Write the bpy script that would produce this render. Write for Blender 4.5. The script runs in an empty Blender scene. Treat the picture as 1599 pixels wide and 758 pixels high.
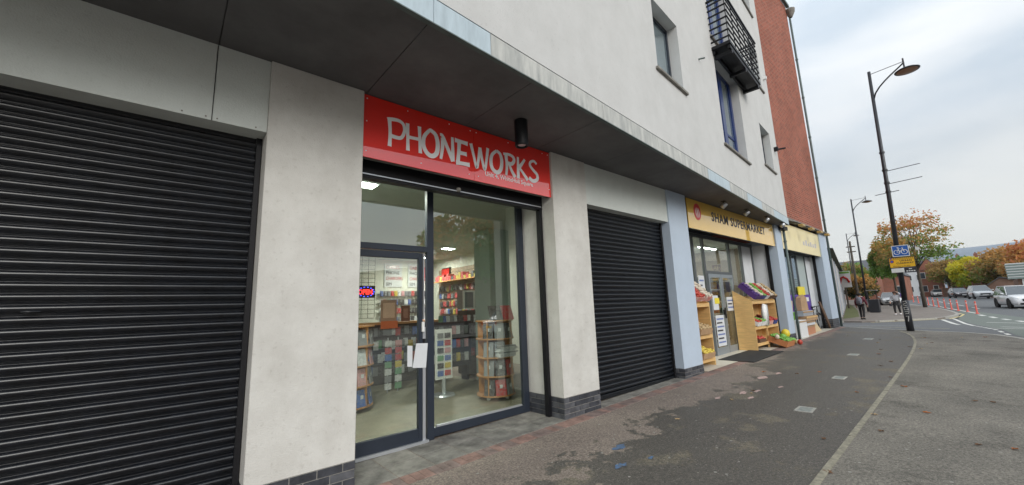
import bpy, bmesh, math, random
from mathutils import Vector, Matrix, noise as mnoise
random.seed(7)
S = bpy.context.scene
R = math.radians
# ------------------------------------------------------------------ camera
EYE = Vector((0, 0, 1.6))
yaw, pit, rol = R(40.994), R(9.414), R(-2.125)
fw = Vector((math.cos(pit)*math.sin(yaw), math.cos(pit)*math.cos(yaw), math.sin(pit)))
rt = Vector((math.cos(yaw), -math.sin(yaw), 0)); up = rt.cross(fw)
c_, s_ = math.cos(rol), math.sin(rol)
r2 = c_*rt + s_*up; u2 = -s_*rt + c_*up
cam = bpy.data.cameras.new('camera'); co = bpy.data.objects.new('camera', cam); S.collection.objects.link(co)
m3 = Matrix((r2, u2, -fw)).transposed()
co.matrix_world = Matrix.Translation(EYE) @ m3.to_4x4()
cam.lens = 620.6/1599*36; cam.sensor_width = 36; cam.clip_start = .05; cam.clip_end = 12000
S.camera = co
# ------------------------------------------------------------------ sky and sun
SUN_EL, SUN_AZ = 27, 200          # azimuth measured clockwise from +Y: light comes from the street side
W = bpy.data.worlds.new('World'); S.world = W; W.use_nodes = True
nt = W.node_tree; N = nt.nodes; LK = nt.links; N.clear()
out = N.new('ShaderNodeOutputWorld'); bg = N.new('ShaderNodeBackground'); bg.inputs[1].default_value = 0.1
sky = N.new('ShaderNodeTexSky'); sky.sky_type = 'NISHITA'; sky.sun_disc = False
sky.sun_elevation = R(SUN_EL); sky.sun_rotation = R(SUN_AZ); sky.air_density = 1.0; sky.dust_density = 2.0
tc = N.new('ShaderNodeTexCoord'); mp = N.new('ShaderNodeMapping'); mp.inputs['Scale'].default_value = (1, 1, 3.2)
mp.inputs['Rotation'].default_value = (R(8), 0, R(20))
nz = N.new('ShaderNodeTexNoise'); nz.inputs['Scale'].default_value = 1.9; nz.inputs['Detail'].default_value = 6; nz.inputs['Roughness'].default_value = .5
LK.new(tc.outputs['Generated'], mp.inputs[0]); LK.new(mp.outputs[0], nz.inputs[0])
cr = N.new('ShaderNodeValToRGB'); cr.color_ramp.elements[0].position = .40; cr.color_ramp.elements[1].position = .64
cr.color_ramp.elements[0].color = (.58, .66, .74, 1); cr.color_ramp.elements[1].color = (.90, .92, .93, 1)
LK.new(nz.outputs[0], cr.inputs[0])
sep = N.new('ShaderNodeSeparateXYZ'); LK.new(tc.outputs['Generated'], sep.inputs[0])
hr = N.new('ShaderNodeValToRGB'); e = hr.color_ramp.elements
e[0].position = 0.0; e[0].color = (1, 1, 1, 1); e[1].position = .30; e[1].color = (0, 0, 0, 1)
x = e.new(.12); x.color = (.72, .72, .72, 1)
LK.new(sep.outputs[2], hr.inputs[0])
mxh = N.new('ShaderNodeMixRGB'); mxh.inputs[2].default_value = (.87, .86, .80, 1)
LK.new(hr.outputs[0], mxh.inputs[0]); LK.new(cr.outputs[0], mxh.inputs[1])
# an overcast sky is brighter overhead than at the horizon
zr = N.new('ShaderNodeMapRange'); zr.inputs[1].default_value = .25; zr.inputs[2].default_value = 1; zr.inputs[3].default_value = 7.4; zr.inputs[4].default_value = 14
LK.new(sep.outputs[2], zr.inputs[0])
vm = N.new('ShaderNodeVectorMath'); vm.operation = 'SCALE'; LK.new(mxh.outputs[0], vm.inputs[0]); LK.new(zr.outputs[0], vm.inputs[3])
mx = N.new('ShaderNodeMixRGB'); mx.inputs[0].default_value = .9
LK.new(sky.outputs[0], mx.inputs[1]); LK.new(vm.outputs[0], mx.inputs[2])
LK.new(mx.outputs[0], bg.inputs[0]); LK.new(bg.outputs[0], out.inputs[0])
sl = bpy.data.lights.new('sun', 'SUN'); sl.energy = 1.5; sl.angle = R(30); sl.color = (1, .97, .92)
so = bpy.data.objects.new('sun', sl); S.collection.objects.link(so)
sd = Vector((math.sin(R(SUN_AZ))*math.cos(R(SUN_EL)), math.cos(R(SUN_AZ))*math.cos(R(SUN_EL)), math.sin(R(SUN_EL))))
so.rotation_euler = sd.to_track_quat('Z', 'Y').to_euler(); so.location = (0, -8, 20)
S.view_settings.view_transform = 'Standard'; S.view_settings.look = 'None'; S.view_settings.gamma = 1
S.view_settings.exposure = 0.5
S.render.engine = 'CYCLES'
# ------------------------------------------------------------------ helpers
C = S.collection
def srgb(r, g, b): return tuple(((v/255)/12.92 if v <= 10 else ((v/255+.055)/1.055)**2.4) for v in (r, g, b))
def mat(name, col, rough=.7, metal=0, ns=None, amt=.15, bump=0, bs=None, spec=.5, emit=None, es=0, dirt=None, detail=5, stretch=None, coat=0):
    m = bpy.data.materials.new(name); m.use_nodes = True; t = m.node_tree; b = t.nodes['Principled BSDF']
    b.inputs['Base Color'].default_value = (*col, 1); b.inputs['Roughness'].default_value = rough; b.inputs['Metallic'].default_value = metal
    b.inputs['Specular IOR Level'].default_value = spec; b.inputs['Coat Weight'].default_value = coat; b.inputs['Coat Roughness'].default_value = .02
    if coat >= 1: b.inputs['Coat IOR'].default_value = 2.0
    if emit: b.inputs['Emission Color'].default_value = (*emit, 1); b.inputs['Emission Strength'].default_value = es
    if ns or bump:
        tcn = t.nodes.new('ShaderNodeTexCoord'); src = tcn.outputs['Object']
        g = t.nodes.new('ShaderNodeNewGeometry'); src = g.outputs['Position']
        if stretch:
            mpn = t.nodes.new('ShaderNodeMapping'); mpn.inputs['Scale'].default_value = stretch; t.links.new(src, mpn.inputs[0]); src = mpn.outputs[0]
    if ns:
        n = t.nodes.new('ShaderNodeTexNoise'); n.inputs['Scale'].default_value = ns; n.inputs['Detail'].default_value = detail; n.inputs['Roughness'].default_value = .65
        t.links.new(src, n.inputs[0])
        r = t.nodes.new('ShaderNodeValToRGB'); r.color_ramp.elements[0].position = .3; r.color_ramp.elements[1].position = .7
        r.color_ramp.elements[0].color = (*[c*(1-amt) for c in (dirt or col)], 1) if not dirt else (*dirt, 1)
        r.color_ramp.elements[1].color = (*[min(1, c*(1+amt)) for c in col], 1)
        t.links.new(n.outputs[0], r.inputs[0]); t.links.new(r.outputs[0], b.inputs['Base Color'])
    if bump:
        n2 = t.nodes.new('ShaderNodeTexNoise'); n2.inputs['Scale'].default_value = bs or 60; n2.inputs['Detail'].default_value = 4
        t.links.new(src, n2.inputs[0]); bp = t.nodes.new('ShaderNodeBump'); bp.inputs['Strength'].default_value = bump; bp.inputs['Distance'].default_value = .01
        t.links.new(n2.outputs[0], bp.inputs['Height']); t.links.new(bp.outputs[0], b.inputs['Normal'])
    return m
def glass(name, tint, refl=1.5, rough=.0, alpha=.0):
    m = bpy.data.materials.new(name); m.use_nodes = True; t = m.node_tree; t.nodes.clear()
    o = t.nodes.new('ShaderNodeOutputMaterial'); a = t.nodes.new('ShaderNodeBsdfTransparent'); a.inputs[0].default_value = (*tint, 1)
    g = t.nodes.new('ShaderNodeBsdfGlossy'); g.inputs['Roughness'].default_value = rough; g.inputs[0].default_value = (.95, .97, .98, 1)
    f0 = ((refl-1)/(refl+1))**2; gm_ = t.nodes.new('ShaderNodeNewGeometry'); dp_ = t.nodes.new('ShaderNodeVectorMath'); dp_.operation = 'DOT_PRODUCT'
    t.links.new(gm_.outputs['Normal'], dp_.inputs[0]); t.links.new(gm_.outputs['Incoming'], dp_.inputs[1])
    def mt(op, a, b):
        q = t.nodes.new('ShaderNodeMath'); q.operation = op
        for i, v in enumerate((a, b)):
            if isinstance(v, (int, float)): q.inputs[i].default_value = v
            else: t.links.new(v, q.inputs[i])
        return q.outputs[0]
    fo = mt('ADD', mt('MULTIPLY', mt('POWER', mt('SUBTRACT', 1, mt('ABSOLUTE', dp_.outputs['Value'], 0)), 5), 1-f0), f0)
    mixn = t.nodes.new('ShaderNodeMixShader')
    t.links.new(fo, mixn.inputs[0]); t.links.new(a.outputs[0], mixn.inputs[1]); t.links.new(g.outputs[0], mixn.inputs[2]); t.links.new(mixn.outputs[0], o.inputs[0])
    return m
WL = {}
def tag(o, label=None, cat=None, group=None, kind=None):
    if label: o['label'] = label
    if cat: o['category'] = cat
    if group: o['group'] = group
    if kind: o['kind'] = kind
    return o
def T(name, label, cat, loc=(0, 0, 0), rz=0, group=None):
    o = bpy.data.objects.new(name, None); C.objects.link(o); o.location = loc; o.rotation_euler = (0, 0, rz); o.empty_display_size = .2
    WL[o.name] = Vector(loc); return tag(o, label, cat, group)
class MB:
    def __init__(s, xf=None): s.v = []; s.f = []; s.mi = []; s.xf = xf
    def add(s, vs, fs, mi=0):
        k = len(s.v)
        for p in vs: s.v.append(tuple(s.xf(*p)) if s.xf else tuple(p))
        for f in fs: s.f.append(tuple(i+k for i in f)); s.mi.append(mi)
        return s
    def box(s, x0, x1, y0, y1, z0, z1, mi=0):
        return s.add([(x0,y0,z0),(x1,y0,z0),(x1,y1,z0),(x0,y1,z0),(x0,y0,z1),(x1,y0,z1),(x1,y1,z1),(x0,y1,z1)],
                     [(0,3,2,1),(4,5,6,7),(0,1,5,4),(1,2,6,5),(2,3,7,6),(3,0,4,7)], mi)
    def prism(s, poly, z0, z1, mi=0):        # poly in xy, extruded in z
        n = len(poly)
        return s.add([(x,y,z0) for x,y in poly]+[(x,y,z1) for x,y in poly], [tuple(range(n-1,-1,-1)), tuple(range(n,2*n))]+[(i,(i+1)%n,n+(i+1)%n,n+i) for i in range(n)], mi)
    def prismy(s, poly, y0, y1, mi=0):       # poly in xz (counter-clockwise seen from the street), extruded in y
        n = len(poly)
        return s.add([(x,y0,z) for x,z in poly]+[(x,y1,z) for x,z in poly], [tuple(range(n)), tuple(range(2*n-1,n-1,-1))]+[(i,n+i,n+(i+1)%n,(i+1)%n) for i in range(n)], mi)
    def prismx(s, poly, x0, x1, mi=0):       # poly in yz, extruded in x
        n = len(poly)
        return s.add([(x0,y,z) for y,z in poly]+[(x1,y,z) for y,z in poly], [tuple(range(n-1,-1,-1)), tuple(range(n,2*n))]+[(i,(i+1)%n,n+(i+1)%n,n+i) for i in range(n)], mi)
    def tube(s, pts, r, n=8, mi=0, cap=True):
        pts = [Vector(p) for p in pts]; rs = r if isinstance(r, (list, tuple)) else [r]*len(pts)
        vs = []; fs = []
        for i, p in enumerate(pts):
            d = (pts[min(i+1, len(pts)-1)]-pts[max(i-1, 0)])
            if d.length < 1e-9: d = Vector((0, 0, 1))
            d.normalize(); a = Vector((0, 0, 1)) if abs(d.z) < .9 else Vector((1, 0, 0))
            e1 = d.cross(a).normalized(); e2 = d.cross(e1)
            for k in range(n):
                t = 2*math.pi*k/n; vs.append(p+(e1*math.cos(t)+e2*math.sin(t))*rs[i])
        for i in range(len(pts)-1):
            for k in range(n): fs.append((i*n+k, (i+1)*n+k, (i+1)*n+(k+1)%n, i*n+(k+1)%n))
        if cap: fs.append(tuple(range(n))); fs.append(tuple(range(len(vs)-1, len(vs)-n-1, -1)))
        return s.add(vs, fs, mi)
    def lathe(s, c, prof, n=20, mi=0, ax='z'):
        vs = []; fs = []
        for r, h in prof:
            for k in range(n):
                t = 2*math.pi*k/n; a, b = r*math.cos(t), r*math.sin(t)
                vs.append((c[0]+a, c[1]+b, c[2]+h) if ax == 'z' else ((c[0]+a, c[1]+h, c[2]+b) if ax == 'y' else (c[0]+h, c[1]+a, c[2]+b)))
        for i in range(len(prof)-1):
            for k in range(n): fs.append((i*n+k, i*n+(k+1)%n, (i+1)*n+(k+1)%n, (i+1)*n+k))
        return s.add(vs, fs, mi)
    def build(s, name, mats, parent=None, smooth=False, bevel=0, local=False, kind=None, label=None, cat=None, group=None):
        if not isinstance(mats, (list, tuple)): mats = [mats]
        n = len(s.v)
        xs = [p[0] for p in s.v]; ys = [p[1] for p in s.v]; zs = [p[2] for p in s.v]
        c = Vector(((min(xs)+max(xs))/2, (min(ys)+max(ys))/2, min(zs)))
        me = bpy.data.meshes.new(name); me.from_pydata([(p[0]-c.x, p[1]-c.y, p[2]-c.z) for p in s.v], [], s.f)
        for q in mats: me.materials.append(q)
        me.polygons.foreach_set('material_index', s.mi)
        bm = bmesh.new(); bm.from_mesh(me); bmesh.ops.recalc_face_normals(bm, faces=bm.faces)
        if bevel: bmesh.ops.bevel(bm, geom=list(bm.edges), offset=bevel, segments=1, affect='EDGES', clamp_overlap=True)
        bm.to_mesh(me); bm.free()
        if smooth: me.polygons.foreach_set('use_smooth', [True]*len(me.polygons))
        o = bpy.data.objects.new(name, me); C.objects.link(o)
        o.location = c - (WL[parent.name] if parent and not local else Vector((0, 0, 0)))
        if parent: o.parent = parent
        WL[o.name] = c.copy() if not local else c.copy()
        return tag(o, label, cat, group, kind)
def inst(src, loc, parent=None, name=None, rz=0, label=None, cat=None, group=None):   # a copy sharing mesh data at a world point
    o = bpy.data.objects.new(name or src.name.split('.')[0], src.data); C.objects.link(o)
    o.location = Vector(loc)-(WL[parent.name] if parent else Vector((0, 0, 0))); o.rotation_euler = (0, 0, rz)
    if parent: o.parent = parent
    WL[o.name] = Vector(loc); return tag(o, label, cat, group)
class Src:                                                                            # mesh prototype that is not itself in the scene
    def __init__(s, name, mb, mats, smooth=False, bevel=0):
        o = mb.build(name, mats, smooth=smooth, bevel=bevel); s.data = o.data; s.name = name; s.off = o.location.copy(); bpy.data.objects.remove(o)
def copy_tree(o, parent=None):
    c = o.copy(); C.objects.link(c)
    if parent: c.parent = parent
    for ch in list(o.children): copy_tree(ch, c)
    return c
def text(body, size, m, parent, loc, rot=(math.pi/2, 0, 0), ext=.002, sx=1, name='lettering', offset=0, align='LEFT', local=False, space=1):
    cu = bpy.data.curves.new('t', 'FONT'); cu.body = body; cu.size = size; cu.extrude = ext; cu.resolution_u = 2; cu.offset = offset; cu.align_x = align; cu.space_character = space
    o = bpy.data.objects.new('t', cu); C.objects.link(o); bpy.context.view_layer.update()
    me = bpy.data.meshes.new_from_object(o.evaluated_get(bpy.context.evaluated_depsgraph_get())); bpy.data.objects.remove(o)
    me.transform(Matrix.Diagonal((sx, 1, 1, 1))); me.materials.clear(); me.materials.append(m)
    q = bpy.data.objects.new(name, me); C.objects.link(q); q.parent = parent
    q.location = Vector(loc)-(WL[parent.name] if not local else Vector((0, 0, 0))); q.rotation_euler = rot; return q
def ribbon(mb, pts, w0, y, th=.004, mi=0):   # a brush stroke of varying width on a plane facing the street; pts are (x, z)
    P = [Vector((a, b)) for a, b in pts]; Q = []
    for i in range(len(P)-1):
        p0 = P[max(i-1, 0)]; p1 = P[i]; p2 = P[i+1]; p3 = P[min(i+2, len(P)-1)]
        for k in range(5):
            t = k/5; Q.append(.5*((2*p1)+(p2-p0)*t+(2*p0-5*p1+4*p2-p3)*t*t+(3*p1-p0-3*p2+p3)*t**3))
    Q.append(P[-1]); n = len(Q); Lp = []; Rp = []
    for i, q in enumerate(Q):
        d = (Q[min(i+1, n-1)]-Q[max(i-1, 0)]).normalized(); nn = Vector((-d.y, d.x)); w = w0(i/(n-1))/2
        Lp.append(q+nn*w); Rp.append(q-nn*w)
    for i in range(n-1):
        mb.add([(Lp[i].x, y, Lp[i].y), (Rp[i].x, y, Rp[i].y), (Rp[i+1].x, y, Rp[i+1].y), (Lp[i+1].x, y, Lp[i+1].y)]+
               [(p.x, y+th, p.y) for p in (Lp[i], Rp[i], Rp[i+1], Lp[i+1])], [(0,1,2,3),(0,4,5,1),(1,5,6,2),(2,6,7,3),(3,7,4,0)], mi)
GX = [-14, 4.5, 22, 30, 36, 47, 74, 100, 150, 300]; GZ = [-.32, 0, .306, .09, .06, .2, .62, .8, 1.2, 1.5]
def gz(x):
    if x <= GX[0]: return GZ[0]
    for i in range(len(GX)-1):
        if x <= GX[i+1]: return GZ[i]+(GZ[i+1]-GZ[i])*(x-GX[i])/(GX[i+1]-GX[i])
    return GZ[-1]
def sheet(name, polys, dz, m, parent=None, thick=0, kind=None, label=None, step=None):
    bm = bmesh.new()
    for poly in polys:
        vs = [bm.verts.new((x, y, 0)) for x, y in poly]; bm.faces.new(vs)
    for gx in GX: bmesh.ops.bisect_plane(bm, geom=bm.verts[:]+bm.edges[:]+bm.faces[:], plane_co=(gx, 0, 0), plane_no=(1, 0, 0))
    bmesh.ops.recalc_face_normals(bm, faces=bm.faces)
    for f in bm.faces:
        if f.normal.z < 0: f.normal_flip()
    if thick:
        r = bmesh.ops.extrude_face_region(bm, geom=bm.faces[:])
        top = [g for g in r['geom'] if isinstance(g, bmesh.types.BMVert)]; tops = set(top)
        for v in bm.verts: v.co.z = gz(v.co.x)+dz-(0 if v in tops else thick)
    else:
        for v in bm.verts: v.co.z = gz(v.co.x)+dz
    bmesh.ops.recalc_face_normals(bm, faces=bm.faces)
    me = bpy.data.meshes.new(name); bm.to_mesh(me); bm.free(); me.materials.append(m)
    o = bpy.data.objects.new(name, me); C.objects.link(o); WL[o.name] = Vector((0, 0, 0))
    if parent: o.parent = parent; o.location = -WL[parent.name]
    return tag(o, label, kind=kind)
A_ = R(4.518); ca, sa = math.cos(A_), math.sin(A_)
def U(u, d, z): return (u*ca-d*sa, 2.60+u*sa+d*ca, z)        # frame of the upper storeys, d = depth into the wall
def strip(p, q, w):                                        # quad of width w between two ground points
    d = Vector((q[0]-p[0], q[1]-p[1])).normalized(); n = Vector((-d.y, d.x))*w/2
    return [(p[0]+n.x, p[1]+n.y), (p[0]-n.x, p[1]-n.y), (q[0]-n.x, q[1]-n.y), (q[0]+n.x, q[1]+n.y)]
def wall_open(mb, u0, u1, z0, z1, d0, d1, ops, mi=0, rmi=0):
    us = sorted({u0, u1, *[v for o in ops for v in o[:2] if u0 < v < u1]}); zs = sorted({z0, z1, *[v for o in ops for v in o[2:4] if z0 < v < z1]})
    def hole(i, j):
        if i < 0 or j < 0 or i >= len(us)-1 or j >= len(zs)-1: return None
        a, b = (us[i]+us[i+1])/2, (zs[j]+zs[j+1])/2
        return any(o[0] < a < o[1] and o[2] < b < o[3] for o in ops)
    for i in range(len(us)-1):
        for j in range(len(zs)-1):
            if hole(i, j): continue
            a, b, c, d = us[i], us[i+1], zs[j], zs[j+1]
            mb.add([(a,d0,c),(b,d0,c),(b,d0,d),(a,d0,d)], [(0,1,2,3)], mi); mb.add([(a,d1,c),(b,d1,c),(b,d1,d),(a,d1,d)], [(3,2,1,0)], mi)
            for (di, dj, q) in ((-1,0,[(a,d0,c),(a,d0,d),(a,d1,d),(a,d1,c)]),(1,0,[(b,d0,c),(b,d1,c),(b,d1,d),(b,d0,d)]),(0,-1,[(a,d0,c),(a,d1,c),(b,d1,c),(b,d0,c)]),(0,1,[(a,d0,d),(b,d0,d),(b,d1,d),(a,d1,d)])):
                h = hole(i+di, j+dj)
                if h is None or h: mb.add(q, [(0,1,2,3)], rmi if h else mi)
# ------------------------------------------------------------------ materials
def stucco(name, col, dirtcol, streak=.35, base_dirt=.3):
    m = mat(name, col, rough=.9, spec=.2, bump=.35, bs=90); t = m.node_tree; b = t.nodes['Principled BSDF']; g = t.nodes.new('ShaderNodeNewGeometry')
    n1 = t.nodes.new('ShaderNodeTexNoise'); n1.inputs['Scale'].default_value = 2.2; n1.inputs['Detail'].default_value = 8; n1.inputs['Roughness'].default_value = .7
    t.links.new(g.outputs['Position'], n1.inputs[0])
    mpn = t.nodes.new('ShaderNodeMapping'); mpn.inputs['Scale'].default_value = (1.6, 1.6, .28); t.links.new(g.outputs['Position'], mpn.inputs[0])
    n2 = t.nodes.new('ShaderNodeTexNoise'); n2.inputs['Scale'].default_value = 1.5; n2.inputs['Detail'].default_value = 6; t.links.new(mpn.outputs[0], n2.inputs[0])
    n3 = t.nodes.new('ShaderNodeTexNoise'); n3.inputs['Scale'].default_value = 25; n3.inputs['Detail'].default_value = 3; t.links.new(g.outputs['Position'], n3.inputs[0])
    r1 = t.nodes.new('ShaderNodeValToRGB'); r1.color_ramp.elements[0].position = .38; r1.color_ramp.elements[1].position = .68; t.links.new(n1.outputs[0], r1.inputs[0])
    r2_ = t.nodes.new('ShaderNodeValToRGB'); r2_.color_ramp.elements[0].position = .45; r2_.color_ramp.elements[1].position = .75; t.links.new(n2.outputs[0], r2_.inputs[0])
    r3 = t.nodes.new('ShaderNodeValToRGB'); r3.color_ramp.elements[0].position = .62; r3.color_ramp.elements[1].position = .70; t.links.new(n3.outputs[0], r3.inputs[0])
    a = t.nodes.new('ShaderNodeMath'); a.operation = 'MULTIPLY'; a.inputs[1].default_value = base_dirt; t.links.new(r1.outputs[0], a.inputs[0])
    s2 = t.nodes.new('ShaderNodeMath'); s2.operation = 'MULTIPLY_ADD'; s2.inputs[1].default_value = streak; t.links.new(r2_.outputs[0], s2.inputs[0]); t.links.new(a.outputs[0], s2.inputs[2])
    s3 = t.nodes.new('ShaderNodeMath'); s3.operation = 'MULTIPLY_ADD'; s3.use_clamp = True; s3.inputs[1].default_value = .22; t.links.new(r3.outputs[0], s3.inputs[0]); t.links.new(s2.outputs[0], s3.inputs[2])
    mxn = t.nodes.new('ShaderNodeMixRGB'); mxn.inputs[1].default_value = (*col, 1); mxn.inputs[2].default_value = (*dirtcol, 1)
    t.links.new(s3.outputs[0], mxn.inputs[0]); t.links.new(mxn.outputs[0], b.inputs['Base Color'])
    return m
M = {}
M['cream'] = stucco('cream_render', (.62, .61, .575), (.38, .36, .325), .26, .4)
M['pale'] = stucco('pale_render', (.56, .56, .55), (.40, .40, .385), .13, .30)
M['header'] = stucco('grey_panel', (.60, .635, .605), (.46, .48, .455), .15, .3)
M['blue'] = stucco('pale_blue_render', (.46, .535, .63), (.36, .42, .48), .2, .25)
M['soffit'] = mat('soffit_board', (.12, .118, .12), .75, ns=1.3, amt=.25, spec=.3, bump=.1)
M['fascia'] = mat('zinc_fascia', (.42, .50, .545), .5, metal=0, ns=5, amt=.14, spec=.4, stretch=(2, 2, .35))
M['fascia2'] = mat('weathered_fascia', (.46, .46, .43), .6, ns=5, amt=.2, spec=.4, stretch=(2, 2, .35), dirt=(.30, .31, .30))
M['pbrick'] = mat('engineering_brick', (.045, .048, .058), .45, ns=8, amt=.45, bump=.3, spec=.5)
M['pbrick2'] = mat('engineering_brick_light', (.085, .088, .098), .5, ns=8, amt=.4, bump=.3, spec=.5)
M['mortar'] = mat('mortar', (.30, .29, .27), .95, ns=20, amt=.2, bump=.3)
M['frame'] = mat('anthracite_frame', (.022, .029, .043), .38, spec=.5, ns=3, amt=.1)
M['black'] = mat('black_metal', (.007, .007, .009), .5, spec=.3)
M['shutter'] = mat('black_shutter_steel', (.004, .0052, .008), .30, metal=0, ns=9, amt=.5, spec=.58, bump=.05, bs=30)
M['zinc_lite'] = mat('brushed_steel', (.55, .57, .60), .35, metal=.6)
M['white'] = mat('white_plastic', (.75, .75, .74), .5, ns=12, amt=.05)
M['paper'] = mat('paper', (.62, .64, .66), .8, ns=6, amt=.05)
M['glass'] = glass('shop_glass', (.86, .90, .865), 2.2)
M['glass2'] = glass('market_glass', (.9, .93, .91), 1.6)
M['upglass'] = mat('window_glass', (.36, .44, .48), .04, spec=1.0, metal=.7)
M['red'] = mat('glossy_red_sign', (.90, .020, .008), .35, spec=.5, ns=.9, amt=.05, coat=1, bump=.25, bs=2.2)
M['silver'] = mat('silver_lettering', (.90, .90, .91), .55, ns=8, amt=.06)
M['yellow'] = mat('yellow_sign', (.74, .45, .045), .4, spec=.4, coat=1, ns=1.1, amt=.06, bump=.3, bs=2)
M['yellow2'] = mat('pale_yellow_sign', (.80, .68, .36), .3, spec=.6, ns=1.1, amt=.06)
M['ink'] = mat('black_print', (.02, .02, .03), .5)
M['wood'] = mat('pine_board', (.66, .42, .17), .55, ns=3.5, amt=.16, stretch=(1, 1, 9))
M['shelfwood'] = mat('beech_board', (.50, .25, .10), .5, ns=4, amt=.16)
M['ifloor'] = mat('interior_vinyl_floor', (.27, .255, .19), .45, ns=3, amt=.2)
M['mwall'] = mat('market_wall', (.26, .22, .18), .8)
M['iwall'] = mat('interior_wall_paint', (.66, .67, .60), .85, ns=2, amt=.05)
M['iceil'] = mat('interior_ceiling', (.42, .46, .42), .9)
M['lampglow'] = mat('lamp_panel', (.9, .95, .9), .5, emit=(.9, 1, .93), es=14)
M['tile'] = mat('cream_floor_tile', (.55, .51, .43), .5, ns=6, amt=.1)
M['asphalt'] = mat('road_asphalt', (.115, .12, .125), .85, ns=50, amt=.3, bump=.4, bs=200)
M['marking'] = mat('road_paint', (.62, .62, .58), .7, ns=14, amt=.18)
M['ymark'] = mat('yellow_road_paint', (.60, .50, .22), .7, ns=14, amt=.18)
M['green_lane'] = mat('green_cycle_asphalt', (.14, .16, .142), .85, ns=30, amt=.25, bump=.3)
M['kerb'] = mat('kerb_concrete', (.34, .33, .30), .9, ns=20, amt=.25, bump=.3)
M['edging'] = mat('edging_concrete', (.25, .232, .18), .9, ns=18, amt=.35, bump=.4)
M['paver'] = mat('red_paver', (.24, .15, .125), .85, ns=7, amt=.4, bump=.4)
M['paver2'] = mat('brown_paver', (.19, .14, .125), .85, ns=7, amt=.4, bump=.4)
M['slab'] = mat('grey_flag', (.18, .172, .155), .85, ns=5, amt=.4, bump=.4, dirt=(.085, .08, .072))
M['slab2'] = mat('pale_flag', (.22, .21, .185), .85, ns=5, amt=.35, bump=.4, dirt=(.12, .112, .10))
M['mat_rubber'] = mat('rubber_mat', (.018, .018, .019), .8, ns=60, amt=.4)
M['bluef'] = mat('blue_window_frame', (.010, .028, .13), .35)
M['sill'] = mat('window_sill_stone', (.20, .19, .17), .85, ns=9, amt=.35)
M['greenpipe'] = mat('green_grey_pipe', (.09, .12, .115), .5, ns=6, amt=.25)
M['grass'] = mat('verge_grass', (.10, .115, .035), .9, ns=6, amt=.5)
M['bark'] = mat('bark', (.085, .07, .055), .9, ns=12, amt=.4, bump=.5)
M['tyre'] = mat('tyre_rubber', (.015, .015, .016), .8)
M['rim'] = mat('alloy_rim', (.45, .46, .48), .3, metal=.7)
M['carglass'] = mat('car_window', (.05, .065, .08), .05, spec=1.0)
M['headlight'] = mat('headlight_lens', (.75, .77, .8), .1, spec=1)
M['redlens'] = mat('red_lens', (.45, .02, .02), .2)
M['skin'] = mat('skin', (.50, .30, .22), .6)
def brickmat(name, c1, c2, mort, scale=1, rot=0):
    m = bpy.data.materials.new(name); m.use_nodes = True; t = m.node_tree; b = t.nodes['Principled BSDF']; b.inputs['Roughness'].default_value = .9
    b.inputs['Specular IOR Level'].default_value = .2
    g = t.nodes.new('ShaderNodeNewGeometry'); sp = t.nodes.new('ShaderNodeSeparateXYZ'); t.links.new(g.outputs['Position'], sp.inputs[0])
    ad = t.nodes.new('ShaderNodeMath'); ad.operation = 'ADD'; t.links.new(sp.outputs[0], ad.inputs[0]); t.links.new(sp.outputs[1], ad.inputs[1])
    cb = t.nodes.new('ShaderNodeCombineXYZ'); t.links.new(ad.outputs[0], cb.inputs[0]); t.links.new(sp.outputs[2], cb.inputs[1])
    k = t.nodes.new('ShaderNodeTexBrick'); k.inputs['Scale'].default_value = 1; k.inputs['Brick Width'].default_value = .225*scale; k.inputs['Row Height'].default_value = .075*scale
    k.inputs['Mortar Size'].default_value = .012*scale; k.inputs['Bias'].default_value = -.1
    k.inputs['Color1'].default_value = (*c1, 1); k.inputs['Color2'].default_value = (*c2, 1); k.inputs['Mortar'].default_value = (*mort, 1)
    t.links.new(cb.outputs[0], k.inputs[0])
    n = t.nodes.new('ShaderNodeTexNoise'); n.inputs['Scale'].default_value = .7; n.inputs['Detail'].default_value = 6; t.links.new(g.outputs['Position'], n.inputs[0])
    hs = t.nodes.new('ShaderNodeMixRGB'); hs.blend_type = 'MULTIPLY'; hs.inputs[0].default_value = .5; t.links.new(k.outputs[0], hs.inputs[1])
    rr = t.nodes.new('ShaderNodeValToRGB'); rr.color_ramp.elements[0].position = .3; rr.color_ramp.elements[0].color = (.55, .52, .5, 1); rr.color_ramp.elements[1].position = .65
    t.links.new(n.outputs[0], rr.inputs[0]); t.links.new(rr.outputs[0], hs.inputs[2]); t.links.new(hs.outputs[0], b.inputs['Base Color'])
    bp = t.nodes.new('ShaderNodeBump'); bp.inputs['Strength'].default_value = .6; bp.inputs['Distance'].default_value = .01; bp.invert = True
    t.links.new(k.outputs['Fac'], bp.inputs['Height']); t.links.new(bp.outputs[0], b.inputs['Normal'])
    return m
M['brickwall'] = brickmat('red_brickwork', (.37, .09, .055), (.20, .05, .032), (.34, .21, .16), 1.15)
M['farbrick'] = brickmat('far_brickwork', (.36, .12, .07), (.27, .09, .06), (.28, .2, .16))
M['farbrick2'] = brickmat('brown_brickwork', (.22, .12, .08), (.16, .08, .06), (.2, .16, .13))
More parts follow.
